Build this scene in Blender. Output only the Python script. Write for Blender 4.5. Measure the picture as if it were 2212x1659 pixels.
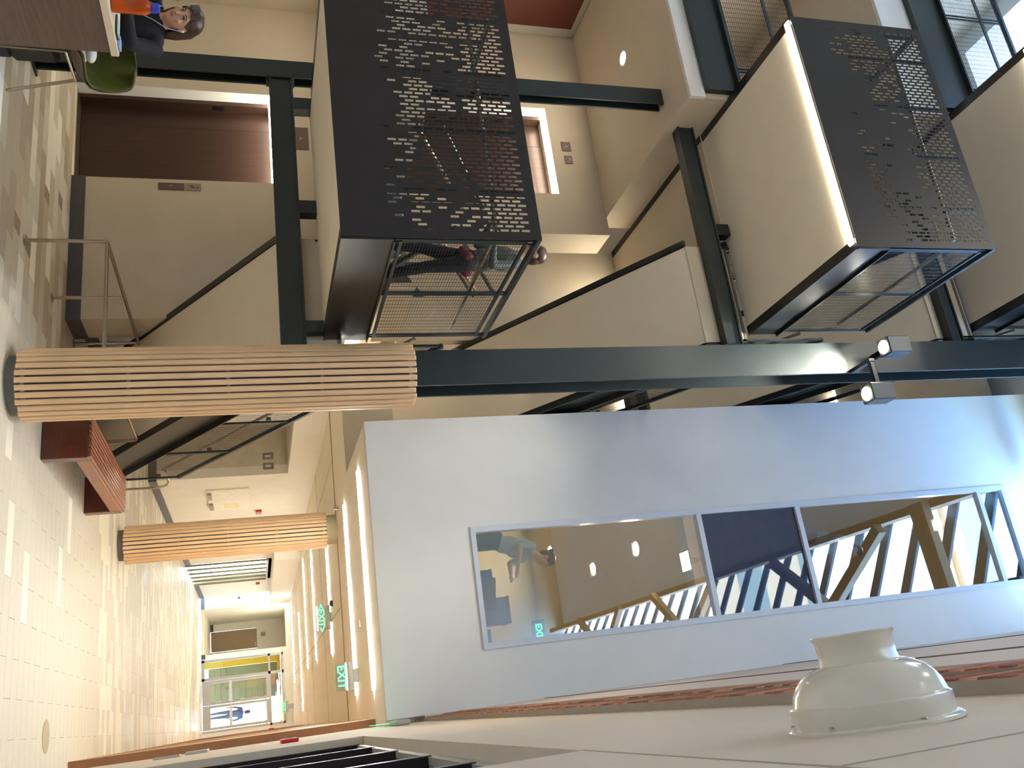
import bpy, bmesh, math, random
import numpy as np
from mathutils import Vector, Matrix
random.seed(7)
PI=math.pi
for o in list(bpy.data.objects): bpy.data.objects.remove(o)
SC=bpy.context.scene; COL=SC.collection

# ------------------------------------------------------------------ camera, sky, sun, exposure
CAMZ=2.0
yaw,pitch,roll=[math.radians(a) for a in (-20.308,16.9135,-1.7378)]
fw=Vector((math.sin(yaw)*math.cos(pitch),math.cos(yaw)*math.cos(pitch),math.sin(pitch)))
r0=Vector((math.cos(yaw),-math.sin(yaw),0)); u0=r0.cross(fw)
rr=math.cos(roll)*r0+math.sin(roll)*u0; uu=-math.sin(roll)*r0+math.cos(roll)*u0
cd=bpy.data.cameras.new('camera'); cam=bpy.data.objects.new('camera',cd); COL.objects.link(cam)
M=Matrix((uu,-rr,-fw)).transposed().to_4x4(); M.translation=Vector((0,0,CAMZ)); cam.matrix_world=M
cd.sensor_width=36; cd.sensor_fit='HORIZONTAL'; cd.lens=36*1882.42/2212; cd.clip_start=.02; cd.clip_end=500
SC.camera=cam
W=bpy.data.worlds.new('sky'); SC.world=W; W.use_nodes=True
nt=W.node_tree; nt.nodes.clear()
sk=nt.nodes.new('ShaderNodeTexSky'); sk.sky_type='NISHITA'; sk.sun_disc=False; sk.ozone_density=4.0
sk.sun_elevation=math.radians(18); sk.sun_rotation=math.radians(-55)
bg=nt.nodes.new('ShaderNodeBackground'); bg.inputs[1].default_value=4.3
wo=nt.nodes.new('ShaderNodeOutputWorld'); nt.links.new(sk.outputs[0],bg.inputs[0]); nt.links.new(bg.outputs[0],wo.inputs[0])
sd=bpy.data.lights.new('sun','SUN'); sun=bpy.data.objects.new('sun',sd); COL.objects.link(sun)
sd.energy=6; sd.angle=math.radians(.6); sd.color=(1,.93,.82)
sun.rotation_euler=Vector((.82,-.48,-.30)).to_track_quat('-Z','Y').to_euler()
sun.location=(-30,20,30)
vs=SC.view_settings; vs.view_transform='Standard'; vs.look='None'; vs.gamma=1; vs.use_curve_mapping=False
vs.exposure=0.35
WARM=(1,.80,.52)

# ------------------------------------------------------------------ materials
def lin(c):
    return tuple(((x/255)/12.92 if x/255<=.04045 else ((x/255+.055)/1.055)**2.4) for x in c)
MATS={}
def mat(name,rgb,rough=.5,metal=0,var=.06,scale=8,bump=0,bscale=60,emit=0,stretch=None,trans=0,alpha=1,spec=.5,coat=0):
    if name in MATS: return MATS[name]
    m=bpy.data.materials.new(name); m.use_nodes=True; n=m.node_tree.nodes; l=m.node_tree.links
    p=n['Principled BSDF']; c=lin(rgb)
    p.inputs['Roughness'].default_value=rough; p.inputs['Metallic'].default_value=metal
    p.inputs['Specular IOR Level'].default_value=spec
    if coat: p.inputs['Coat Weight'].default_value=coat; p.inputs['Coat Roughness'].default_value=.1
    tc=n.new('ShaderNodeTexCoord'); mp=n.new('ShaderNodeMapping'); l.new(tc.outputs['Object'],mp.inputs[0])
    if stretch: mp.inputs['Scale'].default_value=stretch
    nz=n.new('ShaderNodeTexNoise'); nz.inputs['Scale'].default_value=scale; nz.inputs['Detail'].default_value=5
    l.new(mp.outputs[0],nz.inputs[0])
    cr=n.new('ShaderNodeValToRGB'); cr.color_ramp.elements[0].position=.3; cr.color_ramp.elements[1].position=.7
    cr.color_ramp.elements[0].color=tuple(x*(1-var) for x in c)+(1,); cr.color_ramp.elements[1].color=tuple(min(1,x*(1+var)) for x in c)+(1,)
    l.new(nz.outputs[0],cr.inputs[0]); l.new(cr.outputs[0],p.inputs['Base Color'])
    if bump:
        b=n.new('ShaderNodeBump'); b.inputs['Strength'].default_value=bump; b.inputs['Distance'].default_value=.004
        n2=n.new('ShaderNodeTexNoise'); n2.inputs['Scale'].default_value=bscale; l.new(mp.outputs[0],n2.inputs[0])
        l.new(n2.outputs[0],b.inputs['Height']); l.new(b.outputs[0],p.inputs['Normal'])
    if emit:
        p.inputs['Emission Color'].default_value=c+(1,); p.inputs['Emission Strength'].default_value=emit
    if trans: p.inputs['Transmission Weight'].default_value=trans
    MATS[name]=m; return m
def glass(name,refl,tint=(1,1,1),rough=0.0):
    if name in MATS: return MATS[name]
    m=bpy.data.materials.new(name); m.use_nodes=True; n=m.node_tree.nodes; l=m.node_tree.links; n.clear()
    t=n.new('ShaderNodeBsdfTransparent'); t.inputs[0].default_value=tint+(1,)
    g=n.new('ShaderNodeBsdfGlossy'); g.inputs['Roughness'].default_value=rough; g.inputs[0].default_value=(.95,.97,1,1)
    mx=n.new('ShaderNodeMixShader'); mx.inputs[0].default_value=refl+.04; l.new(t.outputs[0],mx.inputs[1]); l.new(g.outputs[0],mx.inputs[2])
    o=n.new('ShaderNodeOutputMaterial'); l.new(mx.outputs[0],o.inputs[0]); MATS[name]=m; return m
def lamp(name,rgb,strength):
    if name in MATS: return MATS[name]
    m=bpy.data.materials.new(name); m.use_nodes=True; n=m.node_tree.nodes; l=m.node_tree.links; n.clear()
    e=n.new('ShaderNodeEmission'); e.inputs[0].default_value=tuple(rgb)+(1,); e.inputs[1].default_value=strength
    o=n.new('ShaderNodeOutputMaterial'); l.new(e.outputs[0],o.inputs[0]); MATS[name]=m; return m
BEIGE=mat('beige_paint',(206,193,172),.75,var=.03,scale=3,bump=.08,bscale=140)
WHITE=mat('white_paint',(226,226,224),.7,var=.02,scale=3,bump=.06,bscale=140)
SOFF=mat('soffit_paint',(236,224,202),.75,var=.02,scale=3,bump=.06,bscale=140)
CREAM=mat('cream_paint',(236,232,220),.65,var=.02,scale=3)
CEIL=mat('ceiling_panel',(246,240,224),.6,var=.03,scale=5,stretch=(1,.1,1))
GREYP=mat('grey_paint',(178,172,160),.7,var=.03,scale=4)
BASEB=mat('dark_baseboard',(82,78,84),.5,var=.06)
STEEL=mat('dark_teal_steel',(34,45,48),.38,metal=.0,var=.12,scale=4,bump=.12,bscale=30,spec=.6)
BLACK=mat('black_steel',(20,22,24),.3,var=.12,scale=5,spec=.6)
PERF=mat('perforated_steel',(34,29,29),.45,var=.1,scale=3,spec=.5)
WOOD=mat('slat_wood',(244,206,162),.45,var=.14,scale=7,stretch=(9,9,.45),bump=.1)
REDW=mat('red_hardwood',(86,32,18),.32,var=.25,scale=7,stretch=(1,1,9),coat=.3)
REDT=mat('bench_top_wood',(138,70,34),.35,var=.2,scale=7,stretch=(9,.6,9),coat=.3)
OAK=mat('oak_panel',(222,172,118),.4,var=.1,scale=6,stretch=(8,8,.5))
OAKE=mat('oak_end_grain',(150,104,72),.5,var=.1)
TABW=mat('table_walnut',(98,76,64),.5,var=.2,scale=8,stretch=(8,.7,8))
TABT=mat('table_top_laminate',(226,208,178),.4,var=.04)
DOORB=mat('bronze_door',(70,50,42),.35,metal=.35,var=.1,scale=5,stretch=(9,9,.3),coat=.1)
DOORT=mat('tan_door',(150,128,98),.5,var=.08,scale=6,stretch=(8,8,.5))
STAIN=mat('stainless',(176,166,150),.25,metal=.9,var=.04)
ALU=mat('white_aluminium',(205,212,224),.4,var=.02)
GREYA=mat('silver_frame',(176,176,172),.4,metal=.3,var=.03)
CONC=mat('grey_concrete',(112,114,116),.7,var=.1,scale=12,bump=.15)
GROUT=mat('grout',(196,186,164),.8,var=.06)
T_BASE=mat('tile_greige',(208,200,182),.5,var=.03,scale=14)
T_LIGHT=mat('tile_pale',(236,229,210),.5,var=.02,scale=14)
T_MID=mat('tile_sand',(194,182,158),.38,var=.03,scale=14)
T_DARK=mat('tile_taupe',(174,160,138),.4,var=.04,scale=14)
T_BROWN=mat('tile_brown',(140,124,104),.42,var=.05,scale=14)
RED=mat('red_plastic',(176,30,30),.4,var=.04)
BRN=mat('brown_sign',(104,86,74),.5,var=.05)
GREYS=mat('grey_sign',(150,138,122),.5,var=.05)
PIPEW=mat('cream_enamel',(226,220,206),.18,var=.02,coat=.6)
PLANK=mat('pale_render',(208,196,190),.7,var=.05,scale=6,stretch=(1,.2,5))
MORT=mat('mortar',(170,158,146),.9)
BR1=mat('brick_red',(160,92,70),.8,var=.15,scale=20); BR2=mat('brick_tan',(190,140,112),.8,var=.15,scale=20); BR3=mat('brick_brown',(128,76,60),.8,var=.15,scale=20)
BROWNW=mat('dark_brown_panel',(92,44,30),.5,var=.12,scale=5,stretch=(1,6,1))
OCHRE=mat('ochre_wall',(176,162,126),.7,var=.05,scale=2)
SPAND=mat('spandrel_glass',(58,68,92),.015,var=.05,spec=1.0)
WGLASS=glass('window_glass',.22,(.93,.95,.97))
DGLASS=glass('door_glass',.05,(.96,.97,.97))
SGLASS=glass('skylight_glass',.02,(.84,.95,1.0))
CLEAR=glass('clear_plastic',.06,(.9,.95,.92))
YEL=mat('yellow_paint',(214,168,20),.5,var=.06)
ORG=mat('orange_paint',(224,140,24),.5,var=.05)
OLIVEW=mat('olive_cladding',(108,96,52),.6,var=.12,scale=3)
RUBB=mat('black_rubber',(22,22,24),.6)
STRIP=lamp('strip_diffuser',(1,.97,.87),78)
STRIPC=lamp('led_tube',(1,.92,.76),30)
SPOTM=lamp('spot_lens',(1,.93,.74),45)
GREENL=lamp('exit_green',(.12,1,.38),2.2)
DOWN=lamp('downlight_lens',(1,.93,.75),9)
SKIN=mat('skin',(196,150,124),.5,var=.05,scale=20)
LIP=mat('lips',(168,104,92),.5); EYEW=mat('eye_white',(206,200,196),.3); IRIS=mat('iris',(56,48,44),.2)
HAIRB=mat('brown_hair',(70,46,36),.45,var=.35,scale=30,stretch=(1,6,1)); HAIRD=mat('dark_hair',(38,28,24),.5,var=.3,scale=30)
NAVY=mat('black_shirt',(20,20,26),.85,var=.15,scale=30); JEANS=mat('dark_jeans',(40,46,58),.85,var=.15,scale=20)
GREYSH=mat('grey_shirt',(150,160,158),.85,var=.06,scale=12); DKCOAT=mat('navy_coat',(44,46,66),.85,var=.1,scale=12)
CHARC=mat('charcoal_cloth',(52,54,60),.85,var=.12,scale=20); PLAID=mat('red_shirt',(118,50,58),.85,var=.3,scale=30)

# ------------------------------------------------------------------ mesh helpers
class MB:
    def __init__(s): s.v=[]; s.f=[]; s.mi=[]; s.cur=0
    def add(s,vs,fs):
        b=len(s.v); s.v+= [tuple(v) for v in vs]; s.f+=[tuple(i+b for i in f) for f in fs]; s.mi+=[s.cur]*len(fs); return s
    def box(s,x0,x1,y0,y1,z0,z1):
        return s.add([(x0,y0,z0),(x1,y0,z0),(x1,y1,z0),(x0,y1,z0),(x0,y0,z1),(x1,y0,z1),(x1,y1,z1),(x0,y1,z1)],
            [(0,3,2,1),(4,5,6,7),(0,1,5,4),(1,2,6,5),(2,3,7,6),(3,0,4,7)])
    def cbox(s,x0,x1,y0,y1,z0,z1,c=.006):   # box with chamfered vertical+top edges
        bm=bmesh.new(); bmesh.ops.create_cube(bm,size=1)
        for v in bm.verts: v.co=Vector(((x0+x1)/2+v.co.x*(x1-x0),(y0+y1)/2+v.co.y*(y1-y0),(z0+z1)/2+v.co.z*(z1-z0)))
        bmesh.ops.bevel(bm,geom=list(bm.edges),offset=c,segments=1,affect='EDGES')
        bm.verts.index_update(); s.add([v.co[:] for v in bm.verts],[[v.index for v in f.verts] for f in bm.faces]); bm.free(); return s
    def prism(s,poly,axis,a,b):      # poly: 2D pts in the other two axes (order xyz minus axis)
        def P(p,t):
            if axis=='X': return (t,p[0],p[1])
            if axis=='Y': return (p[0],t,p[1])
            return (p[0],p[1],t)
        n=len(poly); vs=[P(p,a) for p in poly]+[P(p,b) for p in poly]
        fs=[tuple(range(n)),tuple(range(2*n-1,n-1,-1))]+[(i,i+n,(i+1)%n+n,(i+1)%n) for i in range(n)]
        return s.add(vs,fs)
    def bar(s,p,q,w,h,up=(0,0,1)):
        p=Vector(p);q=Vector(q);d=(q-p).normalized();up=Vector(up)
        if abs(d.dot(up))>.98: up=Vector((1,0,0))
        a=d.cross(up).normalized()*w/2; b=a.cross(d).normalized()*h/2
        vs=[p-a-b,p+a-b,p+a+b,p-a+b,q-a-b,q+a-b,q+a+b,q-a+b]
        return s.add(vs,[(0,3,2,1),(4,5,6,7),(0,1,5,4),(1,2,6,5),(2,3,7,6),(3,0,4,7)])
    def tube(s,pts,r,n=10,caps=True):
        pts=[Vector(p) for p in pts]; rs=r if isinstance(r,(list,tuple)) else [r]*len(pts); b=len(s.v); prev=None
        for i,p in enumerate(pts):
            d=(pts[min(i+1,len(pts)-1)]-pts[max(i-1,0)]).normalized()
            if prev is None: a=d.orthogonal().normalized()
            else:
                a=prev-d*prev.dot(d); a=a.normalized() if a.length>1e-6 else d.orthogonal().normalized()
            prev=a; c=d.cross(a)
            s.v+=[tuple(p+(a*math.cos(2*PI*k/n)+c*math.sin(2*PI*k/n))*rs[i]) for k in range(n)]
        for i in range(len(pts)-1):
            for k in range(n):
                s.f.append((b+i*n+k,b+i*n+(k+1)%n,b+(i+1)*n+(k+1)%n,b+(i+1)*n+k)); s.mi.append(s.cur)
        if caps:
            s.f.append(tuple(b+k for k in range(n-1,-1,-1))); s.mi.append(s.cur)
            e=b+(len(pts)-1)*n; s.f.append(tuple(e+k for k in range(n))); s.mi.append(s.cur)
        return s
    def lathe(s,prof,o,ax=(0,0,1),n=32):     # prof: (h,r)
        ax=Vector(ax).normalized(); a=ax.orthogonal().normalized(); c=ax.cross(a); o=Vector(o); b=len(s.v)
        for h,r in prof:
            s.v+=[tuple(o+ax*h+(a*math.cos(2*PI*k/n)+c*math.sin(2*PI*k/n))*max(r,1e-4)) for k in range(n)]
        for i in range(len(prof)-1):
            for k in range(n):
                s.f.append((b+i*n+k,b+i*n+(k+1)%n,b+(i+1)*n+(k+1)%n,b+(i+1)*n+k)); s.mi.append(s.cur)
        s.f.append(tuple(b+k for k in range(n-1,-1,-1))); s.mi.append(s.cur)
        e=b+(len(prof)-1)*n; s.f.append(tuple(e+k for k in range(n))); s.mi.append(s.cur)
        return s
    def ell(s,c,r,n=16,m=10,rot=None):
        c=Vector(c); b=len(s.v)
        for i in range(m+1):
            th=PI*i/m
            for k in range(n):
                ph=2*PI*k/n; v=Vector((r[0]*math.sin(th)*math.cos(ph),r[1]*math.sin(th)*math.sin(ph),r[2]*math.cos(th)))
                if rot: v=rot@v
                s.v.append(tuple(c+v))
        for i in range(m):
            for k in range(n):
                s.f.append((b+i*n+k,b+(i+1)*n+k,b+(i+1)*n+(k+1)%n,b+i*n+(k+1)%n)); s.mi.append(s.cur)
        return s
    def mesh(s,name,mats,o=(0,0,0),smooth=False):
        me=bpy.data.meshes.new(name); o=Vector(o)
        me.from_pydata([tuple(Vector(v)-o) for v in s.v],[],s.f); 
        if not isinstance(mats,(list,tuple)): mats=[mats]
        for m in mats: me.materials.append(m)
        if len(mats)>1: me.polygons.foreach_set('material_index',s.mi)
        bm=bmesh.new(); bm.from_mesh(me); bmesh.ops.recalc_face_normals(bm,faces=bm.faces); bm.to_mesh(me); bm.free()
        if smooth:
            me.polygons.foreach_set('use_smooth',[True]*len(me.polygons))
            try: me.set_sharp_from_angle(angle=math.radians(40))
            except Exception: pass
        me.update(); return me
ROOT={}
def thing(name,label,cat,loc,group=None,kind=None):
    o=bpy.data.objects.new(name,None); COL.objects.link(o); o.location=loc; o.empty_display_size=.1
    o['label']=label; o['category']=cat
    if group: o['group']=group
    if kind: o['kind']=kind
    ROOT[o.name]=Vector(loc); return o
def part(name,mb,m,parent,smooth=False,label=None,kind=None):
    o=bpy.data.objects.new(name,None) if mb is None else bpy.data.objects.new(name,mb.mesh(name,m,ROOT[parent.name],smooth))
    COL.objects.link(o); o.parent=parent; ROOT[o.name]=ROOT[parent.name]
    if label: o['label']=label
    if kind: o['kind']=kind
    return o
def inst(name,me,parent,loc,rz=0,m=None,rot=None):
    o=bpy.data.objects.new(name,me); COL.objects.link(o); o.parent=parent
    o.location=Vector(loc)-ROOT[parent.name]; o.rotation_euler=rot or (0,0,rz)
    if m is not None:
        o.material_slots[0].link='OBJECT'; o.material_slots[0].material=m
    ROOT[o.name]=Vector(loc); return o
def single(name,mb,m,label,cat,group=None,kind=None,smooth=False):
    a=np.array(mb.v); c=Vector(((a[:,0].min()+a[:,0].max())/2,(a[:,1].min()+a[:,1].max())/2,a[:,2].min()))
    o=bpy.data.objects.new(name,mb.mesh(name,m,c,smooth)); COL.objects.link(o); o.location=c; ROOT[o.name]=c
    o['label']=label; o['category']=cat
    if group: o['group']=group
    if kind: o['kind']=kind
    return o
def struct(name,mb,m,label,cat='wall'): return single(name,mb,m,label,cat,kind='structure')
def hwall(x0,x1,y0,y1,z0,z1,holes=()):   # wall slab in XZ with rectangular holes (hx0,hx1,hz0,hz1)
    mb=MB(); xs=sorted({x0,x1}|{h[0] for h in holes}|{h[1] for h in holes}); zs=sorted({z0,z1}|{h[2] for h in holes}|{h[3] for h in holes})
    for a,b in zip(xs,xs[1:]):
        for c,d in zip(zs,zs[1:]):
            if not any(h[0]<=a and b<=h[1] and h[2]<=c and d<=h[3] for h in holes): mb.box(a,b,y0,y1,c,d)
    return mb
def ywall(x0,x1,y0,y1,z0,z1,holes=()):   # wall slab in YZ with holes (hy0,hy1,hz0,hz1)
    mb=MB(); ys=sorted({y0,y1}|{h[0] for h in holes}|{h[1] for h in holes}); zs=sorted({z0,z1}|{h[2] for h in holes}|{h[3] for h in holes})
    for a,b in zip(ys,ys[1:]):
        for c,d in zip(zs,zs[1:]):
            if not any(h[0]<=a and b<=h[1] and h[2]<=c and d<=h[3] for h in holes): mb.box(x0,x1,a,b,c,d)
    return mb
def zslab(x0,x1,y0,y1,z0,z1,holes=()):
    mb=MB(); xs=sorted({x0,x1}|{h[0] for h in holes}|{h[1] for h in holes}); ys=sorted({y0,y1}|{h[2] for h in holes}|{h[3] for h in holes})
    for a,b in zip(xs,xs[1:]):
        for c,d in zip(ys,ys[1:]):
            if not any(h[0]<=a and b<=h[1] and h[2]<=c and d<=h[3] for h in holes): mb.box(a,b,c,d,z0,z1)
    return mb
def text_mesh(s,size,depth,m):
    cu=bpy.data.curves.new('t','FONT'); cu.body=s; cu.size=size; cu.extrude=depth; cu.align_x='CENTER'; cu.align_y='CENTER'
    cu.resolution_u=3; cu.offset=size*.02
    ob=bpy.data.objects.new('t',cu); COL.objects.link(ob); bpy.context.view_layer.update()
    me=bpy.data.meshes.new_from_object(ob.evaluated_get(bpy.context.evaluated_depsgraph_get()))
    bpy.data.objects.remove(ob); me.materials.clear(); me.materials.append(m); return me
def area(name,parent,loc,size,energy,color,target=(0,0,-1),spread=None):
    d=bpy.data.lights.new(name,'AREA'); d.shape='RECTANGLE'; d.size=size[0]; d.size_y=size[1]; d.energy=energy; d.color=color
    if spread: d.spread=spread
    o=bpy.data.objects.new(name,d); COL.objects.link(o); o.parent=parent; o.location=Vector(loc)-ROOT[parent.name]
    o.rotation_euler=Vector(target).to_track_quat('-Z','Y').to_euler(); return o
def spot(name,parent,loc,direc,energy,color,ang,blend=.5,size=.05):
    d=bpy.data.lights.new(name,'SPOT'); d.energy=energy; d.color=color; d.spot_size=ang; d.spot_blend=blend; d.shadow_soft_size=size
    o=bpy.data.objects.new(name,d); COL.objects.link(o); o.parent=parent; o.location=Vector(loc)-ROOT[parent.name]
    o.rotation_euler=Vector(direc).to_track_quat('-Z','Y').to_euler(); return o
# ------------------------------------------------------------------ structure: floors, walls, ceilings
YE=10.2; YW=10.28; ZC=3.37; Z2=4.04; Z3=7.75; PLAT=.56
fl=struct('floor',MB().box(-12,.5,-14.2,47,-.2,-.012),GROUT,'tiled ground floor running from the elevators down the corridor','floor')
# tiles: half-bond rows .2125 deep, .655 long
TP,TL=.2125,.655
def tile_mesh(name,w,d):
    g=.0016; c=.002; x,y=w/2-g,d/2-g
    mb=MB().add([(-x,-y,-.012),(x,-y,-.012),(x,y,-.012),(-x,y,-.012),(-x,-y,-c),(x,-y,-c),(x,y,-c),(-x,y,-c),(-x+c,-y+c,0),(x-c,-y+c,0),(x-c,y-c,0),(-x+c,y-c,0)],
        [(8,9,10,11)]+[(i,(i+1)%4,(i+1)%4+4,i+4) for i in range(4)]+[(i+4,(i+1)%4+4,(i+1)%4+8,i+8) for i in range(4)])
    return mb
tm_full=tile_mesh('tile',TL,TP).mesh('tile',T_BASE); tm_third=tile_mesh('tile',TL/4,TP).mesh('tile',T_BASE); tm_rest=tile_mesh('tile',TL*3/4,TP).mesh('tile',T_BASE)
far=MB(); TM=[T_BASE,T_LIGHT,T_MID,T_DARK,T_BROWN]
def tile_kind(x,y):
    left=x<-4.05 and y<10.4
    r=random.random()
    if left: return 4 if r<.04 else 3 if r<.26 else 1 if r<.38 else 2 if r<.66 else 0
    if y>13: return 1 if r<.34 else 2 if r<.52 else 0
    return 1 if r<.085 else 0
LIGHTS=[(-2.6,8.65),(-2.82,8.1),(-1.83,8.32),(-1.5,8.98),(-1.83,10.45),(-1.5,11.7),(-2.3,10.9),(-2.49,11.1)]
tiles=[]
row=0
y=5.3+TP/2
while y<46:
    off=0 if row%2==0 else TL/2
    k0=int(-9.6/TL)-2
    for k in range(k0,2):
        xc=-.838+off+(k+.5)*TL
        if xc+TL/2<-9.5 or xc-TL/2>.15: continue
        if xc<-5.4 and y>10.7: continue
        tiles.append((xc,y))
    y+=TP; row+=1
def score(t):
    x,y=t; X,Y,Zz=x,y,-CAMZ
    u=Vector((X,Y,Zz)); dep=u.dot(fw); W_=u.dot(uu)/dep*1882+1106; U_=u.dot(rr)/dep*1882+829
    vis=-30<W_<2300 and -60<U_<1700
    return vis,dep
vis=sorted([(score(t)[1],t) for t in tiles if score(t)[0]])
near={t for _,t in vis[:290]}; cnt=0
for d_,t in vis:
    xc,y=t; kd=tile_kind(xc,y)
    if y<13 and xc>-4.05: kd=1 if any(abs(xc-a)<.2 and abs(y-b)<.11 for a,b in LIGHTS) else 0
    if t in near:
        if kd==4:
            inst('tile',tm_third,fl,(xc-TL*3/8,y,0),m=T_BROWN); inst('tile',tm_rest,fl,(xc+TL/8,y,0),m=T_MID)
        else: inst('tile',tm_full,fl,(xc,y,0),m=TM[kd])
    else:
        far.cur=kd; x0,x1=max(xc-TL/2+.0016,-9.6),min(xc+TL/2-.0016,.16); y0,y1=y-TP/2+.0016,y+TP/2-.0016
        far.add([(x0,y0,0),(x1,y0,0),(x1,y1,0),(x0,y1,0)],[(0,1,2,3)]); far.add([(x0,y0,0),(x1,y0,0),(x1,y0,-.011),(x0,y0,-.011)],[(0,1,2,3)])
o=part('tile_field',far,TM,fl,kind='stuff')
single('floor_drain',MB().lathe([(0,.16),(.003,.16),(.004,.15)],(-.2,10.16,0.0005),n=24),mat('drain_cover',(168,150,118),.5),'small round brownish cover plate set in the pale corridor floor','floor plate')
# platform the photographer stands on
pl=MB().box(-9.6,.16,-14,5.2,0,PLAT); struct('floor_platform',pl,T_LIGHT,'raised seating platform in front of the stair','floor')  # out of view; pale tile chosen to bounce light up to the soffits

# elevator wall
wb=hwall(-9.6,-4.75,YE,YE+.55,0,ZC,[(-8.12,-6.7,0,2.42)]); struct('wall_back',wb,BEIGE,'beige elevator wall with recessed elevator opening on ground floor')
wb=hwall(-9.6,-6.03,YE,YE+.55,ZC,7.1,[(-8.2,-6.7,Z2,6.42)]); struct('wall_back_2',wb,BEIGE,'beige elevator wall of the second storey')
struct('wall_back_3',MB().box(-9.6,-6.33,YE,YE+.3,7.1,14),BEIGE,'beige wall of the upper storeys beside the stair')
wl=ywall(-9.85,-9.6,-14,YE+.5,0,14); struct('wall_left',wl,BEIGE,'beige side wall left of the elevators')
bp=MB().box(-9.598,-9.57,7.6,10.0,4.1,7.0); tr=MB().box(-9.598,-9.56,10.0,10.16,4.05,7.09).box(-9.598,-9.56,7.6,10.0,7.0,7.09)
st=struct('wall_left_panel',bp,BROWNW,'dark brown wood wall panel on the second storey side wall'); part('trim',tr,GREYP,st)
bb=MB().box(-9.6,-8.12,YE-.018,YE,0,.16).box(-6.7,-4.735,YE-.018,YE,0,.16).box(-4.75,-4.735,YE,10.75,0,.16); struct('baseboard_back',bb,BASEB,'dark grey baseboard along the elevator wall','baseboard')
# corridor walls
wl=ywall(-5.25,-5.05,10.75,36.6,0,ZC,[(15.2,18.75,0,2.79),(29,33.1,0,2.48)]); struct('wall_corridor_left',wl,CREAM,'cream left wall of the corridor with alcove and glazed openings')
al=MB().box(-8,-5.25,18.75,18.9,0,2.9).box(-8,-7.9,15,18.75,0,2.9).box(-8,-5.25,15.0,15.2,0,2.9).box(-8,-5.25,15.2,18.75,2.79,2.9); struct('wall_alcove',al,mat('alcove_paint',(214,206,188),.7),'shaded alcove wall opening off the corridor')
struct('baseboard_corridor',MB().box(-5.05,-5.032,10.75,15.2,0,.16).box(-5.05,-5.032,18.75,29,0,.16).box(-5.05,-5.032,33.1,36.6,0,.16).box(-8,-5.05,18.73,18.75,0,.16),BASEB,'dark grey baseboard of the corridor left wall','baseboard')
cw=MB().box(-6.2,-5.05,29,33.1,2.48,2.6).box(-6.2,-6.1,28.9,33.2,0,2.6); struct('wall_partition_back',cw,GREYP,'grey wall behind the folding glass partition')
ow=MB().box(.07,.3,11.35,37.35,0,ZC); ok=struct('wall_corridor_right',ow,OAK,'oak veneered right wall of the corridor')
part('end_grain',MB().box(.07,.165,11.343,11.35,0,ZC),OAKE,ok)
wpn=MB()
for i in range(1,22): wpn.box(.067,.07,11.35+i*1.2-.004,11.35+i*1.2+.004,0,ZC)
part('panel_joints',wpn,OAKE,ok,kind='stuff')
# ceiling of corridor with stair void
ce=zslab(-5.25,.16,YW+.14,47,ZC,Z2-.14,[(-5.25,-3.37,YW+.14,12.58)]); cl=struct('ceiling',ce,CEIL,'warm panelled corridor ceiling with strip lights','ceiling')
gj=MB()
for yy in (14.68,):
    gj.box(-5.05,.07,yy,yy+.14,ZC-.004,ZC+.001)
part('dark_joint',gj,mat('ceiling_joint',(160,140,108),.8),cl)
gj=MB()
for yy in (18.9,23.4,27.2,31): gj.box(-5.05,.07,yy,yy+.012,ZC-.003,ZC)
for xx in (-4.2,-1.7): gj.box(xx,xx+.012,14.9,36.5,ZC-.003,ZC)
part('panel_joints',gj,mat('ceiling_joint',(160,140,108),.8),cl)
struct('wall_slab_edge',MB().box(-5.25,-3.37,12.55,12.7,ZC-.001,Z2+.3),GREYP,'grey slab edge behind the first stair flight')
# bulkhead along the left of the corridor
struct('wall_bulkhead',MB().box(-5.05,-4.55,26.5,36.6,2.62,ZC-.001),CREAM,'cream bulkhead stepping down at the far left of the corridor')
# corridor end
we=hwall(-6,.3,37.4,37.6,0,ZC,[(-2.72,-.1,0,3.06),(-4.7,-2.95,0,3.2)]); struct('wall_corridor_end',we,CREAM,'cream end wall of the corridor around the glass doors')
struct('wall_corridor_far',hwall(-6,-2.8,45,45.2,0,ZC,[(-4.56,-3.62,0,2.1)]),CREAM,'far cream wall with tan door')
struct('wall_corridor_far_side',MB().box(-2.95,-2.85,37.6,45,0,ZC).box(-5.1,-4.9,37.6,45,0,ZC),CREAM,'side walls of the far passage')
struct('baseboard_end',MB().box(-5.26,-4.7,37.38,37.4,0,.14).box(-2.97,-2.8,37.36,37.4,0,.14).box(-4.9,-4.56,44.98,45,0,.14),BASEB,'dark baseboard at the corridor end','baseboard')

struct('wall_envelope',MB().box(-10.1,-9.85,10.7,14.2,0,14.3).box(-10.1,-3.2,14.0,14.2,Z2-.2,14.3).box(-10.1,-5.25,10.75,10.9,0,Z2),BEIGE,'unseen outer walls added to keep sun out of the back of the stair tower')  # added to stop sun leaking in behind the stair
# white upper wall with tall window
X0,X1=-1.95,-.53
ww=hwall(-3.37,.100,YW,YW+.14,ZC-.002,14.2,[(X0,X1,4.545,12.72)]); struct('wall_upper',ww,WHITE,'tall white wall with a narrow vertical window above the corridor')
struct('wall_stairwell_side',MB().box(-3.37,-3.25,YW+.14,14,ZC+.5,14),WHITE,'white side wall of the stairwell')
struct('wall_stairwell',MB().box(-6.9,-3.37,13.6,13.8,Z2,14),BEIGE,'beige back wall of the stairwell')
struct('ceiling_stairwell',MB().box(-6.33,-3.37,10.84,13.6,13.5,13.7),BEIGE,'beige soffit at the head of the stairwell','ceiling')
struct('wall_stair_back',MB().box(-6.9,-4.86,11.25,11.4,Z2,7.6),BEIGE,'brightly lit beige wall behind the second flight')
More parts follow.
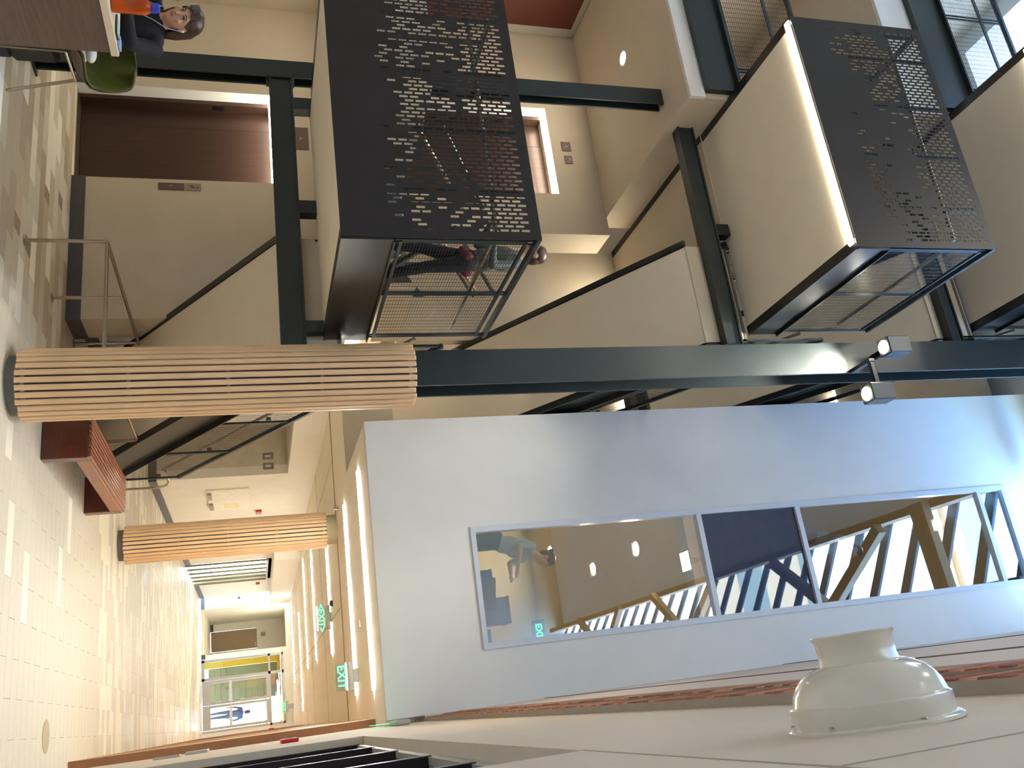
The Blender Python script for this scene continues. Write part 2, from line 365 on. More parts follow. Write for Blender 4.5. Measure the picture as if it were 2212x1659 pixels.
# right wall
wr=ywall(.16,.45,-14,11.35,0,3.78,[(2.3,7.5,PLAT if False else 0,2.8)]); w1=struct('wall_right',wr,mat('right_wall_paint',(216,204,190),.7,var=.03,scale=3),'pale beige right wall with recessed glazing')
part('panel_joint',MB().box(.1585,.16,-2,2.3,2.797,2.803).box(.1585,.16,1.20,1.206,2.8,3.78),GREYP,w1)
struct('wall_right_upper',MB().box(.100,.45,-14,YW,4.19,12.66).box(.100,.45,YW,17,3.79,13.6),PLANK,'pale rendered upper right wall above the brick course')
rc=MB().box(.26,.45,2.3,2.31,0,2.8).box(.33,.45,2.3,7.5,0,2.8); struct('wall_right_recess',rc,BEIGE,'beige back of the recess in the right wall')
# brick course
bk=struct('wall_right_brick_course',MB().box(.122,.45,-14,YW,3.781,3.98).box(.110,.45,-14,YW,3.98,4.19),MORT,'band of old brick in the right wall')
bms=[MB().cbox(-.0,.2,-.0275,.0275,0,.195,.006).mesh('brick',m) for m in (BR1,BR2,BR3)]
yb=.9; nb=0
while yb<10.2:
    w_=.066
    for xx,zz in ((.116,3.782),(.104,3.983)):
        if nb<290: inst('brick',random.choice(bms),bk,(xx,yb,zz)); nb+=1
    yb+=w_
gl=MB()
for zz,h_ in ((5.2,.03),(8.4,.25)): gl.box(.094,.100,-6,YW,zz,zz+h_)
struct('trim_1',gl,mat('ledge_grey',(120,112,110),.7),'thin pale ledges on the upper right wall','trim')
struct('wall_front',MB().box(-9.85,.45,-14.3,-14,0,14),BEIGE,'wall behind the viewpoint')
# lobby slabs of upper storeys
s2=zslab(-9.6,-6.33,7.47,YE,ZC,Z2); struct('floor_2',s2,BEIGE,'second storey elevator lobby slab','floor')
struct('floor_2_bridge',MB().box(-6.33,-4.86,9.5,11.25,ZC+.3,Z2),BEIGE,'second storey landing slab','floor')
struct('floor_2_rear',MB().box(-6.33,-3.37,12.7,13.6,ZC+.35,Z2),BEIGE,'second storey floor at foot of second flight','floor')
for nm,zs,zw,zd,zf,lab in (('floor_3',7.1,7.3,7.75,Z3,'third'),('floor_4',10.26,10.74,11.3,11.3,'fourth')):
    s=struct(nm,MB().box(-9.6,-6.33,7.5,YE,zs,zf),BEIGE,lab+' storey elevator lobby slab','floor')
    part('white_fascia',MB().box(-9.6,-6.31,7.45,7.5,zs,zw),WHITE,s); part('steel_channel',MB().box(-9.6,-6.40,7.42,7.5,zw,zd).box(-9.6,-6.40,7.36,7.42,zw,zw+.02).box(-9.6,-6.40,7.36,7.42,zd-.02,zd),STEEL,s)
struct('floor_3_bridge',MB().box(-6.33,-4.86,8.2,11.25,7.6,Z3),BEIGE,'third storey slab beside the stair','floor')
part('edge_channel',MB().box(-6.342,-6.24,8.2,11.25,7.594,7.6),BLACK,bpy.data.objects['floor_3_bridge'])
struct('floor_4_bridge',MB().box(-6.33,-4.86,8.2,11.25,10.85,11.3),BEIGE,'fourth storey slab beside the stair','floor')
# roof and skylight
struct('ceiling_roof',zslab(-9.85,-2.2,-14.3,14,14,14.3,[(-9.3,-7.2,5.5,9.4)]),WHITE,'white roof over the atrium with openings','ceiling')
struct('ceiling_roof_upstand',MB().box(-2.3,-2.2,-14.3,YW+.2,13.7,14.1).box(-9.4,-9.3,5.4,9.5,14.3,16).box(-7.2,-7.1,5.4,9.5,14.3,16).box(-9.3,-7.2,5.4,5.5,14.3,16).box(-9.3,-7.2,9.4,9.5,14.3,16),WHITE,'upstand along the skylight ridge and added parapet keeping low sun out of the roof opening','ceiling')  # parapet round the left roof opening is added to block low sun
struct('ceiling_room_roof',MB().box(-3.37,.45,YW+.14,17,13.5,13.7),WHITE,'roof over the rooms behind the window','ceiling')
skl=thing('window_skylight','sloping glazed skylight with steel rafters above the hall','skylight',(-1,0,13.3),kind='structure')
rm=MB().bar((-2.2,0,14.02),(.3,0,12.60),.24,.05).mesh('rafter',STEEL)
k=-13.6
while k<10.2:
    inst('rafter',rm,skl,(0,k,0)); k+=.9
part('eaves_beam',MB().box(.1,.35,-14,YW,12.45,12.66),STEEL,skl); part('pane',MB().add([(-2.2,-14,14.08),(.35,-14,12.63),(.35,YW,12.63),(-2.2,YW,14.08)],[(0,1,2,3)]),SGLASS,skl)
tt=thing('roof_truss','zigzag timber truss below the skylight, mirrored in the tall window','truss',(-1.3,3,12.9))
TIM=mat('truss_timber',(150,118,80),.6,var=.12,scale=6)
for a,b,w in (((-2.15,8.3),(-.2,8.4),.34),((-1.95,7.2),(-.75,5.2),.2),((-1.95,3.5),(-.75,5.2),.2),((-2.0,.8),(-.75,-1.1),.2),((-2.1,-2.9),(-.75,-1.1),.2),((-2.1,-5.4),(-.75,-7.3),.2),((-2.1,-9.2),(-.75,-7.3),.2)):
    part('strut',MB().bar((a[0],a[1],12.95),(b[0],b[1],12.95),w,.16),TIM,tt)
part('tie_rail',MB().bar((-.62,-13,12.9),(-.62,10,12.9),.07,.07),STEEL,tt); part('chord',MB().bar((-2.1,-13,13.2),(-2.1,10,13.2),.14,.3),TIM,tt)
# building outside, seen mirrored in the glass
cb=thing('office_building','cream office block outside, mirrored in the tall window','building',(-8,-19,0))
part('wall',MB().box(-34,12,-24,-19,0,39),mat('cream_stone',(232,216,190),.8,var=.04),cb)
for i in range(10): part('window_band',MB().box(-33,11,-19.05,-18.98,3+i*3.7,4.5+i*3.7),mat('band_glass',(150,168,170),.2,var=.1),cb)
part('cornice',MB().box(-34.3,12.3,-24,-18.6,38.4,39.2),mat('cream_stone2',(214,198,172),.8),cb)
# ------------------------------------------------------------------ steel frame
def hsec(x0,x1,y0,y1,z0,z1,t=.028):
    xm=(x0+x1)/2; return MB().box(x0,x1,y0,y0+t,z0,z1).box(x0,x1,y1-t,y1,z0,z1).box(xm-.012,xm+.012,y0+t,y1-t,z0,z1)
sc=thing('steel_column','tall dark steel column rising from the wood-slatted cover, carrying two spotlights','column',(-3.14,8.12,0))
part('shaft',hsec(-3.33,-2.955,7.95,8.30,0,14),STEEL,sc)
part('gusset_plate',MB().box(-3.36,-3.335,8.0,8.2,7.15,7.55),STEEL,sc)
lc=thing('steel_column','slim dark steel column standing left of the elevator door','column',(-6.77,8.12,0))
part('shaft',hsec(-6.88,-6.66,8.05,8.21,0,14,.022),STEEL,lc); part('base_plate',MB().box(-6.93,-6.61,8.0,8.26,0,.02),STEEL,lc); part('connection_plate',MB().box(-6.67,-6.645,8.045,8.215,2.30,2.60).box(-6.67,-6.645,8.045,8.215,7.19,7.46),BLACK,lc)
for i,(za,zb,lab) in enumerate(((2.328,2.575,'dark steel beam spanning below the lowest stair landing'),(7.215,7.43,'dark steel beam below the second landing, between the two steel columns'),(10.37,10.55,'topmost dark steel beam, below the highest landing'))):
    b=thing('steel_beam',lab,'beam',(-5,8.12,za),group='steel beams between the columns')
    t=.022; part('flange',MB().box(-6.66,-3.335,8.05,8.2,za,za+t),STEEL,b); part('flange',MB().box(-6.66,-3.335,8.05,8.2,zb-t,zb),STEEL,b)
    part('web',MB().box(-6.66,-3.335,8.07,8.09,za+t,zb-t),STEEL,b)
    if i==0:
        for xa,xb in ((-6.40,-6.25),(-5.10,-4.95),(-3.72,-3.60)): part('stub_post',MB().box(xa,xb,8.06,8.19,zb,2.752),STEEL,b)
    if i==1:
        part('stub_post',MB().box(-4.95,-4.80,8.06,8.19,zb,7.6),BLACK,b)
# round spotlights on the column
for i,(x,z,lab) in enumerate(((-3.13,9.02,'upper square spotlight on the front of the steel column'),(-2.58,8.62,'lower square spotlight on an arm right of the steel column'))):
    y=7.62; s=thing('spotlight',lab,'spotlight',(x,y,z),group='spotlights clamped to the steel column')
    mb=MB(); mb.cbox(x-.10,x+.10,y-.10,y+.10,z-.10,z+.20,.012); part('housing',mb,GREYA if False else mat('graphite_metal',(92,96,96),.4,metal=.3),s)
    ln=part('lens',MB().lathe([(0,.075),(.004,.075),(.012,.06),(.016,.0)],(x,y,z-.102),ax=(0,0,-1),n=20),SPOTM,s)
    part('bracket',MB().box(x-.03,x+.03,y+.10,7.95,z-.02,z+.03) if i==0 else MB().box(-2.96,x-.10,y-.02,y+.03,z+.05,z+.10).box(-2.99,-2.95,y-.02,7.96,z+.04,z+.11),BLACK,s)
    spot('spot_light',s,(x,y,z-.13),(-.2,.1,-1) if i else (.05,.12,-1),560,(1,.93,.78),math.radians(95),.8,.07)
# ------------------------------------------------------------------ slatted column covers
def slat_cover(cx,cy,r,z0,z1,n,label,capital=None):
    t=thing('slatted_column_cover',label,'column cover',(cx,cy,0),group='round wood-slatted column covers')
    w=2*PI*r/n; mb=MB().cbox(-w*.37,w*.37,-.014,.014,z0,z1,.005); me=mb.mesh('slat',WOOD)
    for k in range(n):
        a=2*PI*(k+.5)/n
        inst('slat',me,t,(cx+math.cos(a)*r,cy+math.sin(a)*r,random.uniform(-.006,.006)),a+PI/2)
    m=4
    for k in range(m+1):
        z=z0+.04+(z1-z0-.11)*k/m
        part('ring',MB().lathe([(0,r-.018),(.03,r-.018)],(cx,cy,z),n=40),GREYA,t)
    part('core',MB().lathe([(0,r-.06),(z1-z0-.02,r-.06)],(cx,cy,z0+.01),n=32),mat('core_grey',(120,112,120),.8),t)
    part('base',MB().lathe([(0,r-.045),(z0+.004,r-.045)],(cx,cy,0),n=40),CONC,t,smooth=True)
    if capital: part('capital',MB().lathe([(0,r-.04),(capital-z1,r-.04)],(cx,cy,z1),n=36),mat('capital_grey',(176,164,134),.7),t,smooth=True)
    return t
slat_cover(-3.13,8.12,.315,.09,3.585,30,'large round wood-slat cover around the foot of the steel column')
slat_cover(-2.98,14.86,.285,.09,3.2,28,'smaller wood-slatted round column farther down the corridor',ZC)
# ------------------------------------------------------------------ landings
def vnoise(seed):
    rnd=random.Random(seed); g={}
    def f(x,y):
        i,j=math.floor(x),math.floor(y); fx,fy=x-i,y-j
        def h(a,b):
            if (a,b) not in g: g[(a,b)]=rnd.random()
            return g[(a,b)]
        return (h(i,j)*(1-fx)+h(i+1,j)*fx)*(1-fy)+(h(i,j+1)*(1-fx)+h(i+1,j+1)*fx)*fy
    return f,rnd
def perf_panel(x0,x1,y,z0,z1,seed,prof):
    f,rnd=vnoise(seed); mb=MB(); th=.005; m=.075
    mb.box(x0,x1,y,y+th,z0,z0+m); mb.box(x0,x1,y,y+th,z1-m*.8,z1); mb.box(x0,x0+m,y,y+th,z0+m,z1-m*.8); mb.box(x1-m,x1,y,y+th,z0+m,z1-m*.8)
    p,sw,pz,sh=.0405,.024,.093,.073; xa,xb,za,zb=x0+m,x1-m,z0+m,z1-m*.8
    n=int((xb-xa)/p); p=(xb-xa)/n
    for c in range(n):
        xs=xa+c*p; mb.box(xs,xs+(p-sw),y,y+th,za,zb); z=za+(pz/2 if c%2 else 0); last=za
        while z+sh<zb:
            q=(z-z0)/(z1-z0)
            v=.6*f(xs*2.2,z*2.6)+.4*rnd.random()
            if v<prof(q):
                mb.box(xs+p-sw,xs+p,y,y+th,last,z); last=z+sh
            z+=pz
        mb.box(xs+p-sw,xs+p,y,y+th,last,zb)
    return mb
def wires(mb,P,ua,ub,va,vb,du,dv,r=.0028):
    # P(u,v)->point ; wires along u at spacing dv and along v at spacing du
    v=va
    while v<=vb+1e-6: mb.tube([P(ua,v),P(ub,v)],r,4,False); v+=dv
    u=ua
    while u<=ub+1e-6: mb.tube([P(u,va),P(u,vb)],r,4,False); u+=du
    return mb
LX0,LX1,LY0,LY1=-6.33,-3.56,6.13,8.2
def landing(zs,zt,fd,seed,prof,label,led):
    t=thing('stair_landing',label,'stair landing',((LX0+LX1)/2,7.1,zs),group='stair landings with perforated guards')
    part('soffit',MB().box(LX0+.1,LX1-.1,LY0+.03,LY1,zs,zs+.02),SOFF,t)
    part('deck',MB().box(LX0+.02,LX1-.03,LY0+.02,LY1,zs+.02,zs+fd-.02),mat('deck_dark',(58,56,54),.6),t)
    part('guard_panel',perf_panel(LX0,LX1,LY0,zs-.005,zt,seed,prof),PERF,t,label='dark perforated steel front guard')
    part('side_fascia',MB().box(LX1-.012,LX1,LY0+.03,LY1,zs+.01,zs+fd).box(LX1-.10,LX1+.012,LY0+.005,LY1,zs-.004,zs+.010).box(LX1-.06,LX1+.03,LY0+.03,LY1,zs+fd,zs+fd+.014).box(LX1-.012,LX1+.02,LY0+.005,LY0+.03,zs,zs+fd),BLACK,t)
    part('side_fascia',MB().box(LX0,LX0+.012,LY0+.03,LY1,zs+.01,zs+fd).box(LX0-.012,LX0+.10,LY0+.005,LY1,zs-.004,zs+.010),BLACK,t)
    # side guard with mesh
    xg=LX1-.03; zb=zs+fd+.06
    for yy in (LY0+.10,(LY0+LY1)/2+.03,LY1-.04):
        p=part('post',MB().box(xg-.007,xg+.007,yy-.030,yy-.018,zs+fd-.1,zt-.01).box(xg-.007,xg+.007,yy+.018,yy+.030,zs+fd-.1,zt-.01).box(xg-.005,xg+.005,yy-.018,yy+.018,zb+.02,zt-.12),STEEL,t)
    part('top_rail',MB().box(xg-.03,xg+.03,LY0+.005,LY1-.005,zt-.035,zt),STEEL,t)
    part('mid_rail',MB().box(xg-.012,xg+.012,LY0+.1,LY1-.01,zt-.12,zt-.095),STEEL,t); part('bottom_rail',MB().box(xg-.012,xg+.012,LY0+.1,LY1-.01,zb,zb+.025),STEEL,t)
    part('wire_mesh',wires(MB(),lambda u,v:(xg,u,v),LY0+.1,LY1-.01,zb+.03,zt-.12,.075,.026,.002),BLACK,t,kind='stuff')
    hp=zs+fd+.90
    part('handrail',MB().tube([(xg-.09,LY0+.14,hp),(xg-.09,LY1-.01,hp)],.021,10),STAIN,t,smooth=True)
    xg=LX0+.03
    part('top_rail',MB().box(xg-.03,xg+.03,LY0+.005,7.5,zt-.035,zt),STEEL,t)
    for yy in (LY0+.1,6.9,7.45): part('post',MB().box(xg-.007,xg+.007,yy-.025,yy+.025,zs+fd-.1,zt-.01),STEEL,t)
    part('wire_mesh',wires(MB(),lambda u,v:(xg,u,v),LY0+.1,7.45,zb+.03,zt-.1,.075,.03,.002),BLACK,t,kind='stuff')
    part('handrail',MB().tube([(LX0+.12,LY0+.09,hp),(LX1-.14,LY0+.09,hp)],.02,10),STAIN,t,smooth=True)
    for i in range(4):
        xx=LX0+.45+i*.62; part('stiffener',MB().box(xx-.012,xx+.012,LY0+.006,LY0+.05,zs+fd,zt-.02),BLACK,t)
    if led:
        l=thing('led_strip','long bright LED strip under the front edge of the '+led,'light strip',(-4.95,6.21,zs-.01),group='LED strips under the landings')
        part('diffuser',MB().cbox(LX0+.03,LX1-.06,LY0+.03,LY0+.10,zs-.026,zs-.008,.006),STRIPC,l); part('channel',MB().box(LX0+.02,LX1-.05,LY0+.025,LY0+.105,zs-.009,zs-.0065),GREYA,l)
    return t
def prof1(q): return .12 if q<.22 else .34 if q<.34 else .57 if q<.70 else .97
def prof2(q): return .12 if q<.22 else .36 if q<.42 else .52 if q<.66 else .90
landing(2.75,4.43,.42,3,prof1,'lowest black stair landing with perforated steel guard, above the steel beam',None)
landing(7.62,9.28,.36,11,prof2,'middle stair landing with LED strip under its perforated guard','middle landing')
landing(10.87,12.5,.36,23,prof2,'topmost stair landing, cut off at the picture edge','topmost landing')
# storey edge guards left of the stair
for zf,lab in ((Z3,'mesh guard rail on the third storey edge, left of the middle landing'),(11.3,'mesh guard rail on the fourth storey edge in blue daylight')):
    g=thing('guard_rail',lab,'guard rail',(-8,7.46,zf),group='mesh guard rails on storey edges')
    for xx in (-9.3,-8.0,-6.75): part('post',MB().box(xx-.03,xx-.018,7.45,7.47,zf-.2,zf+1.1).box(xx+.018,xx+.03,7.45,7.47,zf-.2,zf+1.1),STEEL,g)
    part('top_rail',MB().box(-9.6,-6.4,7.43,7.49,zf+1.08,zf+1.12),STEEL,g); part('mid_rail',MB().box(-9.6,-6.4,7.45,7.47,zf+.70,zf+.74),STEEL,g); part('bottom_rail',MB().box(-9.6,-6.4,7.45,7.47,zf+.06,zf+.09),STEEL,g)
    part('wire_mesh',wires(MB(),lambda u,v:(u,7.46,v),-9.6,-6.4,zf+.1,zf+1.06,.075,.03,.0022),BLACK,g,kind='stuff')
# ------------------------------------------------------------------ stair flights (all rise towards the viewer)
XA,XB=-4.72,-3.45
def flight(yr,zr,sl,dep,ybot,ytop,zf,label,rail0,nt_,hand):
    zl=lambda y: zr+sl*(yr-y)
    t=thing('stair_flight',label,'stairs',((XA+XB)/2,ybot,zf),group='steel stair flights')
    y1=yr+(zr-zf)/sl; y2=min(ybot,y1+dep/sl)        # where lower edge meets the floor
    poly=[(y1,zf),(y2,zf),(y2,max(zf,zl(y2)+dep)),(ytop,zl(ytop)+dep),(ytop,zl(ytop))]
    def along(y): return zl(y)
    for x,sg in ((XA,-1),(XB,1)):
        xa,xb=(x,x+.014) if sg<0 else (x-.014,x)
        s=part('stringer',MB().prism(poly,'X',xa,xb),STEEL,t)
        fx0,fx1=(x-.075,x+.014) if sg<0 else (x-.014,x+.075)
        part('flange',MB().prism([(y1,zf),(ytop,zl(ytop)),(ytop,zl(ytop)+.03),(y1-.03,zf+.03)],'X',fx0,fx1),BLACK,s)
        part('flange',MB().prism([(y2,zf+max(0,zl(y2)+dep-zf)),(ytop,zl(ytop)+dep),(ytop,zl(ytop)+dep-.03),(y2,max(zf,zl(y2)+dep-.03))],'X',fx0,fx1),BLACK,s)
    part('header',MB().box(XA+.014,XB-.014,ytop-.02,ytop,zl(ytop)+.01,zl(ytop)+dep-.06),BEIGE,t)
    part('soffit',MB().prism([(y1,zf),(ytop,zl(ytop)+.01),(ytop,zl(ytop)+.05),(y1-.02,zf+.05)],'X',XA+.014,XB-.014),SOFF,t)
    rise=(zl(ytop)+dep-.05-zf)/nt_; run=(y2-ytop)/nt_
    tm=MB().box(XA+.014,XB-.014,-run-.02,0,-.045,0).mesh('tread',CONC); rmh=MB().box(XA+.014,XB-.014,-.012,0,-rise,-.045).mesh('riser',CONC)
    for k in range(nt_):
        inst('tread',tm,t,(0,y2-k*run,zf+(k+1)*rise)); inst('riser',rmh,t,(0,y2-k*run,zf+(k+1)*rise))
    # railings
    yA=rail0; zt=lambda y: zl(y)+dep+.98; zb=lambda y: zl(y)+dep+.10
    for x in (XB-.03,XA+.03):
        s=part('railing',MB().bar((x,yA,zt(yA)),(x,ytop,zt(ytop)),.05,.04),STEEL,t)
        part('rail_bar',MB().bar((x,yA-.05,zb(yA-.05)),(x,ytop,zb(ytop)),.02,.02),STEEL,s)
        n=max(2,round((yA-ytop)/1.25))
        for k in range(n+1):
            yy=yA+(ytop-yA)*k/n; part('post',MB().box(x-.012,x+.012,yy-.02,yy+.02,max(zf,zl(yy)+dep-.25) if k else zf,zt(yy)),STEEL,s)
        w=wires(MB(),lambda u,v:(x,u,zb(u)+(zt(u)-zb(u)-.03)*v),ytop,yA,0.02,1,.078,.03,.002)
        part('wire_mesh',w,BLACK,s,kind='stuff')
        hx=x-.09 if x>-4 else x+.09; zh=lambda y: zt(y)-.28
        pts=[(hx,ytop,zh(ytop)),(hx,yA-.1,zh(yA-.1))]
        if hand:
            zz=zf+.86; yk=yA-.1+ (zh(yA-.1)-zz)/sl if zh(yA-.1)>zz else yA
            pts=[(hx,ytop,zh(ytop)),(hx,yA-.12,zh(yA-.12)),(hx,yA-.02,zz),(hx,yA+.55,zz),(hx,yA+.75,zz-.04),(hx,yA+.86,zz-.16),(hx,yA+.88,zz-.3),(hx,yA+.88,zf)]
        part('handrail',MB().tube(pts,.02,10),STAIN,s,smooth=True)
        for k in range(n):
            yy=yA+(ytop-yA)*(k+.06)/n; part('rail_bracket',MB().lathe([(0,.03),(.035,.03)],(x+(.0 if x>-4 else 0),yy,zh(yy)-.02),ax=(-1 if x>-4 else 1,0,0),n=12),STEEL,s)
    return t
flight(11.3,.397,.638,.60,12.86,8.2,0,'lowest stair flight with mesh railing, rising from behind the bench',12.78,19,True)
flight(10.985,5.157,.67,.60,13.5,8.2,Z2,'middle stair flight rising to the LED-lit landing',13.3,22,False)
flight(10.5,8.72,.67,.60,12.6,8.2,Z3+.2,'uppermost stair flight, seen right of the steel column',12.4,18,False)
# short inner flight from the lowest landing to the second storey
t=thing('stair_steps','short inner steps from the lowest landing up to the second storey','stairs',(-5.5,8.8,3.17),group='steel stair flights')
for k in range(6): part('tread',MB().box(-6.2,-4.95,8.2+k*.27,8.5+k*.27,3.17+k*.145,3.17+(k+1)*.145),CONC,t)
for x in (-6.24,-4.9):
    part('stringer',MB().prism([(8.2,2.8),(8.2,3.25),(9.9,4.2),(9.9,3.7)],'X',x-.012,x+.012),STEEL,t)
    part('rail',MB().bar((x,8.2,4.25),(x,9.9,5.15),.05,.04),STEEL,t); part('rail',MB().bar((x,8.2,3.95),(x,9.9,4.85),.03,.03),STEEL,t)
    for yy in (8.25,9.05,9.85): part('post',MB().box(x-.012,x+.012,yy-.02,yy+.02,2.9+(yy-8.2)*.53,4.25+(yy-8.2)*.53),STEEL,t)
    part('handrail',MB().tube([(x+(.09 if x<-6 else -.09),8.0,3.98),(x+(.09 if x<-6 else -.09),8.2,3.98),(x+(.09 if x<-6 else -.09),9.9,4.88)],.02,8),STAIN,t,smooth=True)
# ------------------------------------------------------------------ stainless floor rail under the stair
t=thing('floor_rail','stainless tube rail guarding the space under the lowest flight','railing',(-4,9.4,0))
R_=.019; zt=.73
part('front_rail',MB().tube([(-4.66,8.22,zt),(-3.42,8.22,zt)],R_),STAIN,t,smooth=True)
part('side_rail',MB().tube([(-4.66,8.22,zt),(-4.66,9.5,zt),(-4.66,10.75,zt)],R_),STAIN,t,smooth=True)
part('side_rail',MB().tube([(-3.42,8.22,zt),(-3.42,10.72,zt),(-3.42,10.78,zt-.02),(-3.42,10.8,zt-.08),(-3.42,10.8,0)],R_),STAIN,t,smooth=True)
for x,y in ((-4.66,8.22),(-4.66,9.46),(-4.66,10.72),(-3.42,8.22)):
    part('post',MB().tube([(x,y,0),(x,y,zt)],R_),STAIN,t,smooth=True); part('floor_flange',MB().lathe([(0,.055),(.006,.055),(.010,.045),(.012,.03)],(x,y,0.001),n=20),STAIN,t,smooth=True)
# ------------------------------------------------------------------ elevators
ELEVL=lamp('elevator_light',(1,.92,.74),18)
for z0,nm,lab in ((0,'door_1','bronze elevator door on the ground floor under a bright light slot'),(Z2,'door_2','elevator door on the second storey under a bright light slot')):
    xl,xr=(-8.12,-6.7) if z0==0 else (-8.2,-6.7); zt=z0+(2.42 if z0==0 else 2.38)
    e=thing(nm,lab,'elevator',((xl+xr)/2,10.5,z0),kind='structure')
    part('jamb',MB().box(xl,xl+.012,YE+.002,10.40,z0,zt),WHITE,e); part('jamb',MB().box(xl,xl+.07,10.40,10.60,z0,zt),DOORB,e)
    part('door_leaf',MB().cbox(xl+.07,-7.76,10.57,10.60,z0+.01,zt,.004),DOORB,e); part('door_leaf',MB().cbox(-7.755,xr,10.56,10.59,z0+.01,zt,.004),DOORB,e)
    part('sill',MB().box(xl,xr,10.3,10.62,z0-.005,z0+.008),STAIN,e)
    part('light_panel',MB().box(xl+.02,xr-.002,YE+.01,10.40,zt-.025,zt-.002),ELEVL,e,label='glowing light slot in the door head')
    part('indicator',MB().box(xl+.0705,xl+.078,10.44,10.52,z0+1.66,z0+1.80),BLACK,e)
    part('backing',MB().box(xl,xr,10.62,10.74,z0,zt),BLACK,e)
c=thing('call_panel','small dark elevator call plate with a pictogram plate above it','call panel',(-6.6,YE,1.0))
part('button_plate',MB().cbox(-6.645,-6.54,YE-.012,YE,1.0,1.31,.003),BRN,c); part('pictogram_plate',MB().cbox(-6.65,-6.54,YE-.01,YE,1.325,1.51,.003),GREYS,c)
part('button',MB().lathe([(0,.018),(.006,.016)],(-6.595,YE-.012,1.15),ax=(0,-1,0),n=14),STAIN,c)
part('pictogram',MB().bar((-6.61,YE-.0105,1.37),(-6.58,YE-.0105,1.44),.001,.014).bar((-6.62,YE-.0105,1.40),(-6.57,YE-.0105,1.40),.001,.012).ell((-6.585,YE-.0105,1.47),(.012,.002,.012),8,6),BRN,c)
for (xa,xb,za,zb,lab) in ((-7.60,-7.24,2.72,2.90,'brown plaque above the ground floor elevator'),(-7.60,-7.44,6.58,6.73,'brown plaque above the second storey elevator'),(-7.36,-7.22,6.60,6.72,'smaller brown plaque right of the one above the second storey elevator')):
    s=thing('wall_plaque',lab,'sign',((xa+xb)/2,YE,za)); part('plate',MB().cbox(xa,xb,YE-.012,YE,za,zb,.003),BRN,s)
    m_=(xa+xb)/2; part('arrow',MB().prism([(m_-.03,za+.06),(m_+.03,za+.06),(m_,za+.11)],'Y',YE-.014,YE-.012),GREYS,s)
# ------------------------------------------------------------------ corridor fittings
for i,(xa,xb,y,lab) in enumerate(((-3.01,-.26,11.27,'nearest ceiling strip light of the corridor'),(-3.03,-.27,13.28,'second ceiling strip light, just behind the nearest one'),(-3.12,-1.12,17.07,'third ceiling strip light, passing behind the arrowed exit sign'),(-3.97,-1.32,21.65,'fourth ceiling strip light beyond the arrowed exit sign'),(-4.29,-1.35,25.35,'fifth ceiling strip light down the corridor'),(-3.27,-.34,29.2,'sixth ceiling strip light, nearer the oak wall'),(-4.3,-1.4,34.6,'farthest ceiling strip light before the glass doors'))):
    l=thing('strip_light',lab,'strip light',((xa+xb)/2,y,ZC-.012),group='corridor ceiling strip lights')
    part('diffuser',MB().box(xa,xb,y-.028,y+.028,ZC-.022,ZC-.004),STRIP,l); part('frame',MB().box(xa-.01,xb+.01,y-.042,y+.042,ZC-.005,ZC-.0005),ALU,l)
def exit_sign(x,y,z,w,label,txt,housing=True,rz=0,flip=False):
    t=thing('exit_sign',label,'exit sign',(x,y,z),group='green exit signs'); 
    part('panel',MB().cbox(x-w/2,x+w/2,y-.004,y+.004,z,z+.19,.002),CLEAR,t)
    me=text_mesh(txt,.155,.002,GREENL)
    o=inst('lettering',me,t,(x,y-.006,z+.085),rot=(PI/2,0,0)); 
    part('edge_light',MB().box(x-w/2,x+w/2,y-.006,y+.006,z-.004,z),mat('panel_edge',(190,220,170),.3),t)
    part('housing',MB().cbox(x-w/2-.01,x+w/2+.01,y-.035,y+.035,z+.185,z+.25,.006),GREYA,t)
    part('mounting_plate',MB().box(x-.09,x+.09,y-.03,y+.03,z+.25,ZC),GREYA,t)
    return t
exit_sign(-.52,12.9,3.05,.37,'green EXIT sign hanging from the ceiling by the oak wall','EXIT')
exit_sign(-1.76,16.9,3.10,.44,'green EXIT sign with arrows on both ends, hanging mid-corridor','<EXIT>')
exit_sign(-.66,36.9,2.92,.42,'tiny far EXIT sign above the glass doors','EXIT')
# wall mounted edge-lit exit sign on right wall
t=thing('exit_sign','edge-on green exit sign fixed to the pale right wall','exit sign',(.13,10.0,3.12),group='green exit signs')
part('panel',MB().cbox(.126,.134,9.7,10.1,3.12,3.37,.002),CLEAR,t); part('lettering',MB().box(.124,.1255,9.73,10.07,3.14,3.33),GREENL,t); part('housing',MB().cbox(.105,.16,9.62,10.16,3.37,3.52,.015),GREYA,t)
single('camera_dome',MB().lathe([(0,.06),(.02,.06),(.05,.045),(.065,.01)],(-1.95,16.4,ZC-.001),ax=(0,0,-1),n=16),mat('smoked_dome',(60,50,50),.15),'small dark camera dome on the corridor ceiling','camera',smooth=True)
single('sprinkler',MB().lathe([(0,.05),(.01,.05),(.015,.02),(.06,.02),(.065,.04)],(-3.2,14.3,ZC-.001),ax=(0,0,-1),n=12),STAIN,'small ceiling sprinkler in front of the smaller slatted column','sprinkler')
single('ceiling_sensor',MB().box(-1.2,-1.1,12.2,12.24,ZC-.02,ZC-.001),GREYA,'thin slot fitting between the two nearest strip lights','sensor')
